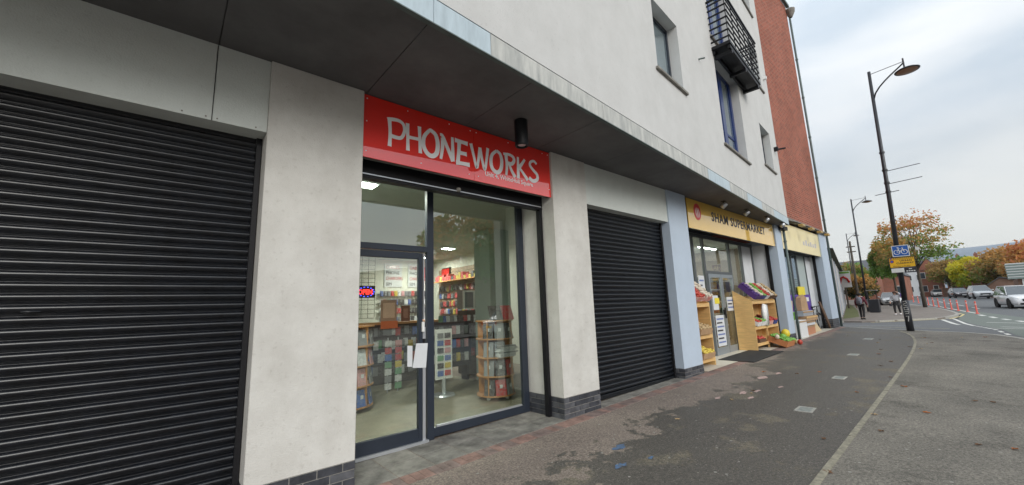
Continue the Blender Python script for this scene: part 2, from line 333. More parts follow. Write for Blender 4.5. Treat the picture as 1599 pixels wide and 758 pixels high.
def pavemat(name, dry, wet, mode):
    m = bpy.data.materials.new(name); m.use_nodes = True; t = m.node_tree; b = t.nodes['Principled BSDF']; L = t.links.new
    g = t.nodes.new('ShaderNodeNewGeometry'); P = g.outputs['Position']
    def noise(sc, det=6, ro=.65, src=P, w=None):
        n = t.nodes.new('ShaderNodeTexNoise'); n.inputs['Scale'].default_value = sc; n.inputs['Detail'].default_value = det; n.inputs['Roughness'].default_value = ro; L(src, n.inputs[0]); return n.outputs[0]
    def ramp(src, a, b_, c0=(0, 0, 0), c1=(1, 1, 1)):
        r = t.nodes.new('ShaderNodeValToRGB'); r.color_ramp.elements[0].position = a; r.color_ramp.elements[1].position = b_
        r.color_ramp.elements[0].color = (*c0, 1); r.color_ramp.elements[1].color = (*c1, 1); L(src, r.inputs[0]); return r.outputs[0]
    def mix(f, a, b_, typ='MIX'):
        n = t.nodes.new('ShaderNodeMixRGB'); n.blend_type = typ
        for i, s in enumerate((f, a, b_)):
            if isinstance(s, (int, float)): n.inputs[i].default_value = s
            elif isinstance(s, tuple): n.inputs[i].default_value = (*s, 1)
            else: L(s, n.inputs[i])
        return n.outputs[0]
    def math_(op, a, b_, cl=False):
        n = t.nodes.new('ShaderNodeMath'); n.operation = op; n.use_clamp = cl
        for i, s in enumerate((a, b_)):
            if isinstance(s, (int, float)): n.inputs[i].default_value = s
            else: L(s, n.inputs[i])
        return n.outputs[0]
    sp = t.nodes.new('ShaderNodeSeparateXYZ'); L(P, sp.inputs[0])
    big = noise(.75, 8, .62); med = noise(3.0, 7, .7); fine = noise(95, 3, .6); speck = noise(260, 2, .5)
    if mode == 'inner':       # damp stain whose ragged edge wanders along the shop fronts, dried patches inside it
        # damp where y + wobble is below the edge; more to the left the edge is nearer the camera
        edge = math_('MULTIPLY_ADD' if False else 'ADD', sp.outputs[1], math_('MULTIPLY', math_('SUBTRACT', big, .5), 2.6))
        edge = math_('ADD', edge, math_('MULTIPLY', math_('SUBTRACT', med, .5), 1.5)); edge = math_('ADD', edge, math_('MULTIPLY', math_('SUBTRACT', noise(14, 5, .7), .5), .35))
        xx = math_('MULTIPLY', math_('SUBTRACT', sp.outputs[0], 5.0), -.055)
        edge = math_('ADD', edge, xx)
        wetf = ramp(edge, 0, 1); 
        mr = t.nodes.new('ShaderNodeMapRange'); mr.inputs[1].default_value = 2.98; mr.inputs[2].default_value = 3.06; mr.inputs[3].default_value = 1; mr.inputs[4].default_value = 0; L(edge, mr.inputs[0])
        patch = ramp(noise(1.15, 9, .68), .555, .62, (1, 1, 1), (0, 0, 0))
        damp = math_('MULTIPLY', mr.outputs[0], patch)
        part = math_('MULTIPLY', math_('SUBTRACT', mr.outputs[0], damp), .55)
        damp = math_('ADD', damp, part, True)
        dryc = mix(ramp(med, .3, .7), dry, tuple(c*.8 for c in dry)); olive = (dry[0]*1.0, dry[1]*1.0, dry[2]*.82)
        col = mix(damp, mix(mr.outputs[0], dryc, (.235, .205, .145)), wet); rough = mix(damp, (.9, .9, .9), (.55, .55, .55))
    else:
        patch = ramp(big, .38, .62); col = mix(patch, wet, dry); col = mix(math_('MULTIPLY', ramp(noise(1.3, 9, .7), .54, .64), .7), col, tuple(c*.45 for c in dry)); rough = mix(.5, (.9, .9, .9), (.8, .8, .8))
    col = mix(.55, col, ramp(noise(42, 5, .8), .40, .60, (.22, .22, .22), (1.65, 1.6, 1.52)), 'MULTIPLY')
    col = mix(.5, col, ramp(fine, .3, .7, (.45, .45, .45), (1.35, 1.32, 1.28)), 'MULTIPLY')
    col = mix(ramp(noise(62, 2), .66, .70), col, (.36, .335, .29)); col = mix(ramp(speck, .70, .76), col, (.42, .40, .36)); col = mix(ramp(noise(150, 2), .70, .76), col, (.03, .03, .03))
    L(col, b.inputs['Base Color']); L(rough, b.inputs['Roughness']); b.inputs['Specular IOR Level'].default_value = .35
    bp = t.nodes.new('ShaderNodeBump'); bp.inputs['Strength'].default_value = .7; bp.inputs['Distance'].default_value = .008; L(noise(120, 3), bp.inputs['Height']); L(bp.outputs[0], b.inputs['Normal'])
    return m
M['pave_in'] = pavemat('stained_tarmac', (.258, .218, .190), (.100, .093, .084), 'inner')
M['pave_out'] = pavemat('grey_tarmac', (.225, .212, .188), (.150, .143, .128), 'outer')
M['pave_far'] = mat('far_pavement', (.19, .165, .145), .9, ns=1.5, amt=.2)
# ------------------------------------------------------------------ ground, roads, pavements
g = sheet('ground', [[(-60, -60), (3600, -1500), (3600, 1500), (-60, 120)]], -.11, M['asphalt'], kind='structure')
road = sheet('main_road', [[(-40, -9.6), (300, -9.6), (300, 40), (58, 4.5), (40, 1.0), (36.2, 1.0), (30, 8), (30, 30), (22.5, 30), (22.2, 4), (19, -1), (12, -2.6), (-40, -3.4)]], -.06, M['asphalt'], kind='structure')
KERB = [(22.5, 30), (22.45, 4.6), (21.6, 3.3), (20.95, 2.3), (20.5, 1.5), (20.15, .6), (19.6, -.1), (18.4, -.62), (16.5, -1.15), (13, -1.95), (9, -2.6), (4, -3.0), (-14, -3.3)]
EDGE = [(-14, 1.15), (4.37, 1.165), (6.87, 1.18), (9.84, 1.205), (12.5, 1.24), (14.86, 1.30), (17.0, 1.42), (18.3, 1.58), (19.1, 1.73), (19.85, 1.93), (20.35, 2.08)]
inner = [(-14, 1.15)]+EDGE[1:]+[(20.95, 2.3), (21.6, 3.3), (22.45, 4.6), (22.45, 14), (-14, 14)]
outer = [EDGE[-1], (20.95, 2.3)][::-1]+[]
pin = sheet('pavement', [inner], 0, M['pave_in'], thick=.2, kind='structure')
po = sheet('pavement', [EDGE+[(20.95, 2.3), (20.5, 1.5), (20.15, .6), (19.6, -.1), (18.4, -.62), (16.5, -1.15), (13, -1.95), (9, -2.6), (4, -3.0), (-14, -3.3)]], -.001, M['pave_out'], thick=.2, kind='structure')
# concrete edging stones between the two tarmac surfaces, laid end to end
def arc(pts, step):
    out = [Vector(pts[0])]; 
    P = []
    for i in range(len(pts)-1):
        a, b = Vector(pts[i]), Vector(pts[i+1]); n = max(1, int((b-a).length/.05))
        for k in range(n): P.append(a+(b-a)*k/n)
    P.append(Vector(pts[-1])); acc = 0
    for i in range(1, len(P)):
        acc += (P[i]-P[i-1]).length
        if acc >= step: out.append(P[i]); acc = 0
    return out
def stones(pts, step, w, hgt, m, name, parent, joint=.012):
    a = arc(pts, step)
    for i in range(len(a)-1):
        p, q = a[i], a[i+1]; d = (q-p).normalized(); n = Vector((-d.y, d.x))*w/2; p = p+d*joint/2; q = q-d*joint/2; h = hgt+random.uniform(-.003, .003)
        mb = MB(); zs = [gz(p.x), gz(q.x)]
        mb.add([(p.x+n.x, p.y+n.y, zs[0]-.1), (p.x-n.x, p.y-n.y, zs[0]-.1), (q.x-n.x, q.y-n.y, zs[1]-.1), (q.x+n.x, q.y+n.y, zs[1]-.1),
                (p.x+n.x, p.y+n.y, zs[0]+h), (p.x-n.x, p.y-n.y, zs[0]+h), (q.x-n.x, q.y-n.y, zs[1]+h), (q.x+n.x, q.y+n.y, zs[1]+h)],
               [(0,1,2,3),(7,6,5,4),(0,4,5,1),(1,5,6,2),(2,6,7,3),(3,7,4,0)]).build(name, m, parent)
stones(EDGE[1:] if False else [(2.2, 1.16)]+EDGE[1:], .92, .058, .006, M['edging'], 'edging_stone', pin)
stones(KERB[1:-1], .92, .14, .006, M['kerb'], 'kerb_stone', po)
# red brick-paver band along the shop fronts, grey flags inside the recesses
pv = [Src('paver', MB().box(0, .097, 0, .205, -.05, .006), M[k], bevel=.003) for k in ('paver', 'paver2')]
x = -1.6; k = 0
while x < 21.9 and k < 240:
    s = random.choice(pv); o = inst(s, (x+.0485, 3.972, gz(x)-.05), pin, 'paver'); o.rotation_euler = (random.uniform(-.012, .012), -.0175+random.uniform(-.01, .01), random.uniform(-.01, .01)); x += .1035 if x > -.2 else .1035; k += 1
fl = [Src('flagstone', MB().box(-.19, .19, -.19, .19, -.05, .004), M[k], bevel=.004) for k in ('slab', 'slab2')]
def flags(x0, x1, y0, y1):
    n = max(1, round((x1-x0)/.4)); mrow = max(1, round((y1-y0)/.4)); dx, dy = (x1-x0)/n, (y1-y0)/mrow
    for i in range(n):
        for j in range(mrow):
            cx, cy = x0+dx*(i+.5), y0+dy*(j+.5); o = inst(random.choice(fl), (cx, cy, gz(cx)-.05), pin, 'flagstone'); o.scale = (dx/.388, dy/.388, 1); o.rotation_euler = (random.uniform(-.006, .006), -.0175, 0)
flags(1.5, 4.46, 4.09, 4.84); flags(5.3, 8.1, 4.09, 4.34); flags(-1.5, .59, 4.09, 4.34)
sheet('shop_threshold', [[(9.08, 4.08), (15.18, 4.08), (15.18, 4.9), (9.08, 4.9)]], .008, M['tile'], pin)
sheet('shop_threshold', [[(15.9, 4.08), (21.05, 4.08), (21.05, 4.9), (15.9, 4.9)]], .008, M['tile'], pin)
tag(MB(lambda x, y, z: (x, y, z+gz(x))).box(10.75, 13.0, 3.72, 4.55, .01, .022).build('door_mat', M['mat_rubber']), 'black rubber mat lying before the open supermarket door', 'mat')
# utility covers and worn paint on the tarmac
def cover(x, y, w, d, rz, label, m, grp=None):
    t = T('access_cover', label, 'cover', (x, y, gz(x)), rz, grp)
    MB().box(-w/2-.03, w/2+.03, -d/2-.03, -d/2, -.02, .006).box(-w/2-.03, w/2+.03, d/2, d/2+.03, -.02, .006).box(-w/2-.03, -w/2, -d/2, d/2, -.02, .006).box(w/2, w/2+.03, -d/2, d/2, -.02, .006).build('cover_frame', M['kerb'], t, local=True)
    MB().box(-w/2, w/2, -d/2, d/2, -.02, .004).build('cover_plate', m, t, local=True)
M['plate'] = mat('worn_steel_plate', (.21, .23, .215), .6, ns=20, amt=.3)
cover(6.95, 1.83, .27, .15, .05, 'small grey metal cover set in the damp tarmac, nearest the camera', M['plate'])
cover(9.7, 1.93, .3, .13, .0, 'small pale cover in the tarmac in front of the blue pillar', M['plate'])
cover(13.1, 2.25, .34, .14, 0, 'pale green metal cover in the tarmac opposite the supermarket door', M['plate'])
cover(17.1, 2.5, .5, .16, 0, 'widest pale cover in the tarmac near the lamp post', M['plate'])
def blot(x, y, r, m, name, label, cat, grp=None, el=1.6, seed=0):
    rnd = random.Random(seed); n = 14
    poly = [(x+math.cos(2*math.pi*i/n)*r*el*rnd.uniform(.45, 1.1), y+math.sin(2*math.pi*i/n)*r*rnd.uniform(.4, 1.1)) for i in range(n)]
    o = sheet(name, [poly], .0045, m); return tag(o, label, cat, grp)
M['bluep'] = mat('worn_blue_paint', (.05, .12, .24), .8, ns=30, amt=.3, dirt=(.09, .09, .09)); M['pinkp'] = mat('worn_pink_paint', (.50, .34, .31), .8, ns=25, amt=.3, dirt=(.2, .16, .14))
blot(4.05, 2.92, .075, M['bluep'], 'paint_splash', 'larger patch of blue marking paint on the damp tarmac by the shutter', 'paint mark', el=2.0, seed=1)
blot(3.62, 2.62, .06, M['bluep'], 'paint_splash', 'small patch of blue marking paint nearest the camera', 'paint mark', el=1.7, seed=2)
blot(4.0, 2.5, .035, M['bluep'], 'paint_splash', 'faint blue paint dab between the two bigger patches', 'paint mark', el=1.7, seed=5)
for i, (x, y, r) in enumerate([(6.9, 3.0, .05), (7.5, 2.83, .07), (7.75, 2.7, .05), (7.2, 2.62, .05), (9.0, 3.0, .09), (9.6, 2.9, .06), (8.3, 2.5, .04)]):
    blot(x, y, r, M['pinkp'], 'paint_splash', 'ragged fleck of worn pinkish white marking paint on the damp tarmac', 'paint mark', 'worn pinkish paint flecks', 2.2, 20+i)
# fallen leaves and litter
LC = [mat('leaf_tan', (.42, .30, .17), .8), mat('leaf_orange', (.38, .13, .04), .8), mat('leaf_pale', (.50, .44, .33), .8), mat('leaf_brown', (.16, .085, .045), .8)]
def leafmesh(s):
    mb = MB(); n = 9; pts = []
    for i in range(n*2):
        a = math.pi*i/n; r = s*(1 if i % 2 == 0 else .62)*random.uniform(.8, 1.1); pts.append((math.cos(a)*r*1.25, math.sin(a)*r*.7, .004+random.uniform(0, .016)))
    mb.add(pts+[(0, 0, .006)], [(i, (i+1) % (2*n), 2*n) for i in range(2*n)]); return mb
for i in range(46):
    x = random.uniform(2.3, 9) if i < 26 else random.uniform(9, 19); y = random.uniform(-.8, 3.3) if x < 9 else random.uniform(0, 3.2)
    if x < 3.2 and y < 1: y += 1.2
    k = random.choice((0, 0, 1, 2, 3)); o = leafmesh(random.uniform(.03, .065)).build('fallen_leaf', LC[k]); o.location = (x, y, gz(x)+.004); o.rotation_euler = (0, 0, random.uniform(0, 6))
    tag(o, 'dry %s leaf lying on the tarmac pavement' % ['tan', 'orange', 'pale', 'brown'][k], 'leaf', 'fallen %s leaves on the pavement' % ['tan', 'orange', 'pale', 'brown'][k])
gum = MB()
for i in range(260):
    x = 2.2+9*random.random()**1.3; y = random.uniform(-.9, 3.7); rr_ = random.uniform(.006, .016); n = 7
    gum.add([(x+rr_*math.cos(2*math.pi*k/n)*1.2, y+rr_*math.sin(2*math.pi*k/n), gz(x)+.0025) for k in range(n)], [tuple(range(n))])
tag(gum.build('chewing_gum_spots', mat('trodden_gum', (.30, .285, .26), .8)), 'pale trodden chewing gum spots scattered over the tarmac', 'gum spots', kind='stuff')
# ------------------------------------------------------------------ main white building
B = T('shop_building', 'white rendered building with dark soffit over ground floor shops and shuttered bays', 'building', (4, 4.3, 0))
def brickrun(pillar, x0, x1, y, zt, rows, axis='x', side=-1):
    """courses of engineering bricks proud of a mortar core; axis x: face towards the street, axis y: a side face at x=x0 running from y to x1"""
    L = .215; pitch = .225
    for r in range(rows):
        z1 = zt-.004-r*.075; z0 = z1-.065
        a, b = (x0, x1) if axis == 'x' else (y, x1); p = a-(0 if r % 2 else .1125)
        while p < b-.01:
            s, e = max(p, a), min(p+L, b)
            if e-s > .03:
                d = random.uniform(0, .003); m = M['pbrick'] if random.random() < .7 else M['pbrick2']
                mb = MB().box(s, e, y-.008-d, y+.02, z0, z1) if axis == 'x' else (MB().box(x0-.008-d, x0+.02, s, e, z0, z1) if side < 0 else MB().box(x0-.02, x0+.008+d, s, e, z0, z1))
                mb.build('brick', m, pillar)
            p += pitch
def pillar(x0, x1, m, zt, zp, yb, rows, lab, rights=False):
    p = MB().box(x0, x1, 4.11, yb, zp, zt).build('pillar', m, B, bevel=.006, label=lab)
    MB().box(x0+.006, x1-.006, 4.116, yb-.01, zp-.5, zp-.001).build('mortar_core', M['mortar'], p)
    brickrun(p, x0, x1, 4.116, zp, rows); brickrun(p, x0+.006, yb, 4.13, zp, rows, 'y')
    if rights: brickrun(p, x1-.006, yb, 4.13, zp, rows, 'y', 1)
    return p
pillar(.59, 1.485, M['cream'], 4.046, .225, 4.9, 5, 'broad cream rendered pillar between large shutter and phone shop')
pillar(4.46, 5.295, M['cream'], 4.046, .29, 4.9, 5, 'cream rendered pillar between phone shop and narrow shutter')
pillar(8.09, 8.94, M['blue'], 4.046, .255, 4.9, 4, 'pale blue pillar between the narrow shutter and supermarket')
pillar(15.2, 15.84, M['blue'], 4.046, .46, 4.9, 4, 'pale blue pillar between the supermarket and last shop bay')
pillar(-4.4, -3.4, M['cream'], 4.046, .1, 4.9, 4, 'cream pillar left of the large shutter')
# headers over the shutters
for a, b in ((-3.4, .588), (5.297, 8.088)):
    MB().box(a, b, 4.14, 4.36, 3.32, 4.046).build('header_panel', M['header'], B)
for xj in (.172, ): MB().box(xj-.003, xj+.003, 4.136, 4.141, 3.32, 4.04).build('panel_joint', M['black'], B)
for xj in (-.03, .13, .21, .5): MB().lathe((xj, 4.139, 3.345), [(0, -.003), (.007, -.003), (.007, 0)], 8, ax='y').build('rivet', M['sill'], B)
for a, b in ((1.487, 4.458), (8.942, 15.198)): MB().box(a, b, 4.25, 4.45, 3.40, 4.045).build('header_panel', M['black'], B)
# roller shutters
prof = [(0, 0), (-.003, .006), (-.012, .012), (-.022, .024), (-.027, .038), (-.0265, .048), (-.021, .058), (-.009, .065), (.004, .068), (.006, .072), (.0, .0745), (.0, .081)]
def shutter(x0, x1, zb, zt, y, lab, dent=False):
    sh = MB().box(x0-.02, x1+.02, y+.012, y+.02, zb, zt).build('roller_shutter', M['black'], B, label=lab)
    src = MB(); n = len(prof); src.add([(0, a, b) for a, b in prof]+[(x1-x0, a, b) for a, b in prof], [(i, i+1, n+i+1, n+i) for i in range(n-1)])
    s = Src('slat', src, M['shutter'])
    for p in s.data.polygons: p.use_smooth = True
    z = zb+.07; k = 0
    while z < zt:
        o = inst(s, ((x0+x1)/2, y+s.off.y, z), sh, 'slat'); o.location.y += random.uniform(-.0015, .0015); o.rotation_euler = (random.uniform(-.04, .04), random.uniform(-.0006, .0006), 0); z += .081; k += 1
    if dent:
        for k, (dx, dz, w) in enumerate(((-.98+.0, 1.72, .16), (-.72, 1.735, .10), (-.3, 1.32, .05))):
            MB().lathe((dx, y-.024, dz), [(0, -.010), (w*.35, -.006), (w*.5, .002)], 10, ax='y').build('dent', M['shutter'], sh, smooth=True).scale = (1, 1, .28)
    MB().box(x0, x1, y-.03, y+.01, zb, zb+.068).build('bottom_rail', M['shutter'], sh, bevel=.004)
    for a, b in ((x0-.035, x0+.012), (x1-.012, x1+.035)): MB().box(a, b, y-.055, y+.03, zb, zt).build('guide_rail', M['black'], sh, bevel=.004)
    return sh
shutter(-3.35, .55, -.09, 3.33, 4.385, 'wide black roller shutter left of the broad cream pillar', True)
shutter(5.33, 8.055, .045, 3.33, 4.35, 'narrower black roller shutter right of the phone shop')
# upper wall with window openings
ops = []
WIN = [(6.27, 7.42, 5.69, 7.12, 'a'), (13.65, 14.9, 5.69, 7.05, 'a'), (9.72, 11.66, 5.25, 7.62, 'b'), (6.27, 7.42, 8.59, 10.02, 'a'), (13.65, 14.9, 8.59, 10.0, 'a'), (9.72, 11.66, 8.05, 10.5, 'b'),
       (13.65, 14.9, 11.49, 12.9, 'a'), (9.72, 11.66, 11.0, 13.2, 'b'), (.8, 1.9, 5.69, 7.1, 'a'), (-2.5, -1.4, 5.69, 7.1, 'a')]
ops = [w[:4] for w in WIN]
mb = MB(U); wall_open(mb, -6, 15.85, 4.315, 14.0, 0, .32, ops); mb.build('upper_wall', M['pale'], B)
MB(U).box(15.53, 15.85, .32, 3.5, 4.315, 14.0).build('end_wall', M['pale'], B)
MB(U).box(-6.2, 16.25, -.45, .3, 14.0, 14.22).build('eaves', mat('dark_red_eaves', (.06, .02, .02), .6), B)
for (u0, u1, z0, z1, k) in WIN:
    fm = M['frame'] if k == 'a' else M['bluef']; dd = .2
    w = MB(U).box(u0, u0+.06, dd, dd+.06, z0, z1).box(u1-.06, u1, dd, dd+.06, z0, z1).box(u0+.06, u1-.06, dd, dd+.06, z0, z0+.07).box(u0+.06, u1-.06, dd, dd+.06, z1-.07, z1)
    if k == 'b': w.box((u0+u1)/2-.12, (u0+u1)/2+.12, dd-.01, dd+.06, z0+.07, z1-.07).box(u0+.06, u0+.19, dd-.01, dd+.05, z0+.07, z1-.07).box(u1-.19, u1-.06, dd-.01, dd+.05, z0+.07, z1-.07).box(u0+.19, u1-.19, dd+.01, dd+.05, z0+.62, z0+.68)
    wo = w.build('window', fm, B)
    MB(U).box(u0+.05, u1-.05, dd+.03, dd+.045, z0+.05, z1-.05).build('pane', M['upglass'], wo)
    MB(U).box(u0+.07, u0+.07+(u1-u0)*.38, dd+.025, dd+.029, z0+.08, z1-.08).build('blind', mat('pale_blind', (.55, .62, .66), .15, spec=.9), wo) if k == 'a' else None
    MB(U).box(u0-.09, u1+.12, -.05, dd, z0-.055, z0-.002).build('sill', M['sill'], wo, bevel=.006)
# fascia panels and soffit boards
fj = [-6, -4.5, -3.1, -1.75, -.4, .55, 1.555, 2.22, 4.25, 5.9, 7.3, 8.2, 9.6, 11.0, 12.4, 13.8, 15.85]
for i in range(len(fj)-1):
    m = M['fascia'] if (fj[i] < 2.1 or i in (11, 13, 15)) else M['fascia2']
    MB(U).box(fj[i]+.003, fj[i+1]-.003, -.02, .03, 4.05, 4.282).build('fascia_panel', m, B)
MB(U).box(-6, 15.85, .012, .10, 4.052, 4.315).build('fascia_backing', M['black'], B)
MB(U).box(-6, 15.84, -.02, .03, 4.0395, 4.0495).build('drip_edge', M['greenpipe'], B)
def fy(x): return 2.60+x*math.tan(A_)
sj = [-5.5, -4.15, -2.8, -1.45, .175, 1.52, 2.86, 4.2, 5.55, 6.9, 8.25, 9.6, 10.95, 12.3, 13.65, 15.1, 15.75]
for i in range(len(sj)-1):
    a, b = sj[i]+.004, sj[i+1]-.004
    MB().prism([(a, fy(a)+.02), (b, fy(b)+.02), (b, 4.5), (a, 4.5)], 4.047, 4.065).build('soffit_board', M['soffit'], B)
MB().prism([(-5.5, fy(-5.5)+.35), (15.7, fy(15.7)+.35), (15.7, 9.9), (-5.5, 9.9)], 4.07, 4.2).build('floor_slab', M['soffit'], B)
# left hoppers: wall fixings seen on the render
for (u, z, lab) in ((8.55, 6.9, 'short metal stub'),): MB(U).tube([(u, 0, z), (u+.05, -.12, z+.0)], .018, 8).build('wall_fixing', M['greenpipe'], B)
MB(U).box(15.3, 15.42, -.12, 0, 6.55, 6.68).tube([(15.36, -.05, 6.6), (15.5, -.3, 6.62)], .03, 8).build('security_camera', M['black'], B)
MB(U).box(15.3, 15.4, -.1, 0, 9.2, 9.3).build('junction_box', M['white'], B)
# balcony
bal = MB(U).box(9.62, 12.35, -.42, -.002, 7.62, 7.70).build('balcony', M['black'], B, label='shallow black steel balcony above the blue window')
for d in (-.40, -.06): MB(U).box(9.66, 12.31, d, d+.05, 7.52, 7.62).build('support_beam', M['black'], bal)
for u in (9.75, 10.9, 12.1): MB(U).box(u, u+.09, -.40, -.01, 7.44, 7.518).build('bracket', M['black'], bal)
for z in (7.80, 7.97, 8.14, 8.31, 8.48, 8.65, 8.80):
    MB(U).box(9.62, 12.35, -.43, -.405, z, z+.035).build('rail', M['black'], bal)
    for u in (9.62, 12.325): MB(U).box(u, u+.025, -.403, -.004, z, z+.035).build('rail', M['black'], bal)
MB(U).box(9.60, 12.37, -.445, -.39, 8.90, 8.94).build('handrail', M['black'], bal)
for u in (9.60, 12.32): MB(U).box(u, u+.05, -.388, -.004, 8.90, 8.94).build('handrail', M['black'], bal)
for i in range(6): u = 9.63+i*.538; MB(U).box(u, u+.02, -.402, -.385, 7.70, 8.90).build('post', M['black'], bal)
# ------------------------------------------------------------------ phone shop front and room
win = MB()
FY0, FY1 = 4.84, 4.91
win.box(1.49, 1.60, FY0, FY1, -.04, 3.5).box(2.66, 2.76, FY0, FY1, -.03, 3.30).box(4.34, 4.455, FY0, FY1, -.0, 3.30).box(1.60, 4.455, FY0, FY1, 3.30, 3.5).box(1.60, 2.66, FY0, FY1, 2.40, 2.48).box(2.76, 4.34, FY0, FY1, .0, .11)
fr = win.build('shop_window', M['frame'], B, bevel=.004, label='dark framed glazed front of the phone shop')
MB().box(1.60, 2.66, 4.87, 4.876, 2.48, 3.30).build('pane', M['glass'], fr); MB().box(2.76, 4.34, 4.87, 4.876, .11, 3.30).build('pane', M['glass'], fr)
MB().box(2.80, 4.30, FY0+.005, FY0+.03, .112, .135).build('glazing_bead', M['zinc_lite'], fr)
dr = MB().box(1.62, 1.74, 4.83, 4.89, .0, 2.385).box(2.53, 2.585, 4.83, 4.89, .0, 2.385).box(1.74, 2.53, 4.83, 4.89, .0, .15).box(1.74, 2.53, 4.83, 4.89, 2.30, 2.385).build('door', M['frame'], B, bevel=.004, label='dark framed glass door of the phone shop')
MB().box(1.74, 2.53, 4.857, 4.863, .15, 2.30).build('pane', M['glass'], dr)
MB().box(2.59, 2.63, 4.835, 4.88, .0, 1.02).box(2.59, 2.63, 4.835, 4.88, 1.25, 1.40).box(2.6, 2.612, 4.835, 4.88, 1.5, 2.38).build('edge_strip', M['zinc_lite'], dr)
MB().box(2.565, 2.60, 4.80, 4.828, 1.34, 1.47).build('lock_plate', M['white'], dr, bevel=.004)
MB().box(1.6, 2.66, 4.80, 4.86, -.035, .0).build('threshold_strip', M['zinc_lite'], dr)
n1 = MB().add([(2.44, 4.825, .90), (2.63, 4.825, .88), (2.655, 4.822, 1.19), (2.49, 4.825, 1.20)], [(0, 1, 2, 3)]).add([(2.38, 4.85, .92), (2.45, 4.85, .91), (2.45, 4.85, 1.17), (2.38, 4.85, 1.18)], [(0, 1, 2, 3)])
tag(n1.build('notice', M['paper']), 'white paper sheet taped over the lock side of the phone shop door', 'notice')
# shutter box recess under the sign
rb = MB().box(1.487, 4.458, 4.36, 4.47, 3.14, 3.36).build('shutter_box', M['black'], B)
MB().box(1.49, 4.455, 4.47, 4.85, 3.50, 3.56).box(1.487, 4.458, 4.47, 4.84, 3.36, 3.40).build('recess_ceiling', M['black'], B)
MB().box(1.55, 4.42, 4.345, 4.358, 3.175, 3.187).build('rail_trim', M['zinc_lite'], rb)
MB().lathe((2.86, 4.345, 3.20), [(0, -.03), (.025, -.025), (.035, 0), (.035, .01)], 12, ax='y').build('lock_knob', M['sill'], rb, smooth=True)
MB().box(4.40, 4.462, 4.37, 4.45, -.02, 3.36).build('shutter_guide', M['black'], B); MB().box(1.484, 1.53, 4.37, 4.45, -.05, 3.14).build('shutter_guide', M['black'], B)
for a, b, z in ((15.145, 15.202, .1), (8.938, 8.99, .05)): MB().box(a, b, 4.36, 4.46, z, 3.4).build('shutter_guide', M['black'], B)
# the room
MB().box(.55, 7.7, 4.912, 13.6, -.02, .018).build('room_floor', M['ifloor'], B)
MB().box(.55, 7.7, 4.912, 13.6, 3.47, 3.5).build('room_ceiling', M['iceil'], B)
MB().box(.5, .55, 4.912, 13.6, .018, 3.47).build('room_wall', M['iwall'], B); MB().box(7.65, 7.7, 4.912, 13.6, .018, 3.47).build('room_wall', M['iwall'], B); MB().box(.55, 7.65, 13.5, 13.6, .018, 3.47).build('room_wall', M['iwall'], B)
MB().box(4.47, 8.9, 4.915, 5.05, .0, 3.47).build('room_wall', M['iwall'], B); MB().box(-3.4, 1.45, 4.915, 5.05, .0, 3.47).build('room_wall', M['iwall'], B)
MB().box(5.55, 6.15, 7.2, 7.8, .02, 3.46).build('room_column', mat('grey_green_paint', (.34, .42, .40), .8), B)
def ceil_lamp(x, y, z, lab, col=(1, .98, .90), w=.6, d=.25, e=55, grp=None):
    t = T('ceiling_lamp', lab, 'lamp', (x, y, z), 0, grp)
    MB().box(-w/2-.03, w/2+.03, -d/2-.03, d/2+.03, -.04, -.001).build('lamp_housing', M['white'], t, local=True)
    MB().box(-w/2, w/2, -d/2, d/2, -.055, -.041).build('lamp_panel', M['lampglow'], t, local=True)
    l = bpy.data.lights.new('lamp_light', 'AREA'); l.shape = 'RECTANGLE'; l.size = w; l.size_y = d; l.energy = e; l.color = col
    lo = bpy.data.objects.new('lamp_light', l); C.objects.link(lo); lo.parent = t; lo.location = (0, 0, -.07)
for (x, y, lab) in ((2.0, 5.5, 'lit ceiling lamp just inside the phone shop door'), (6.25, 10.1, 'lit ceiling lamp above the slatwall of the phone shop'), (6.6, 12.2, 'lit ceiling lamp at the back of the phone shop')):
    ceil_lamp(x, y, 3.468, lab, e=66, w=.34, d=.2)
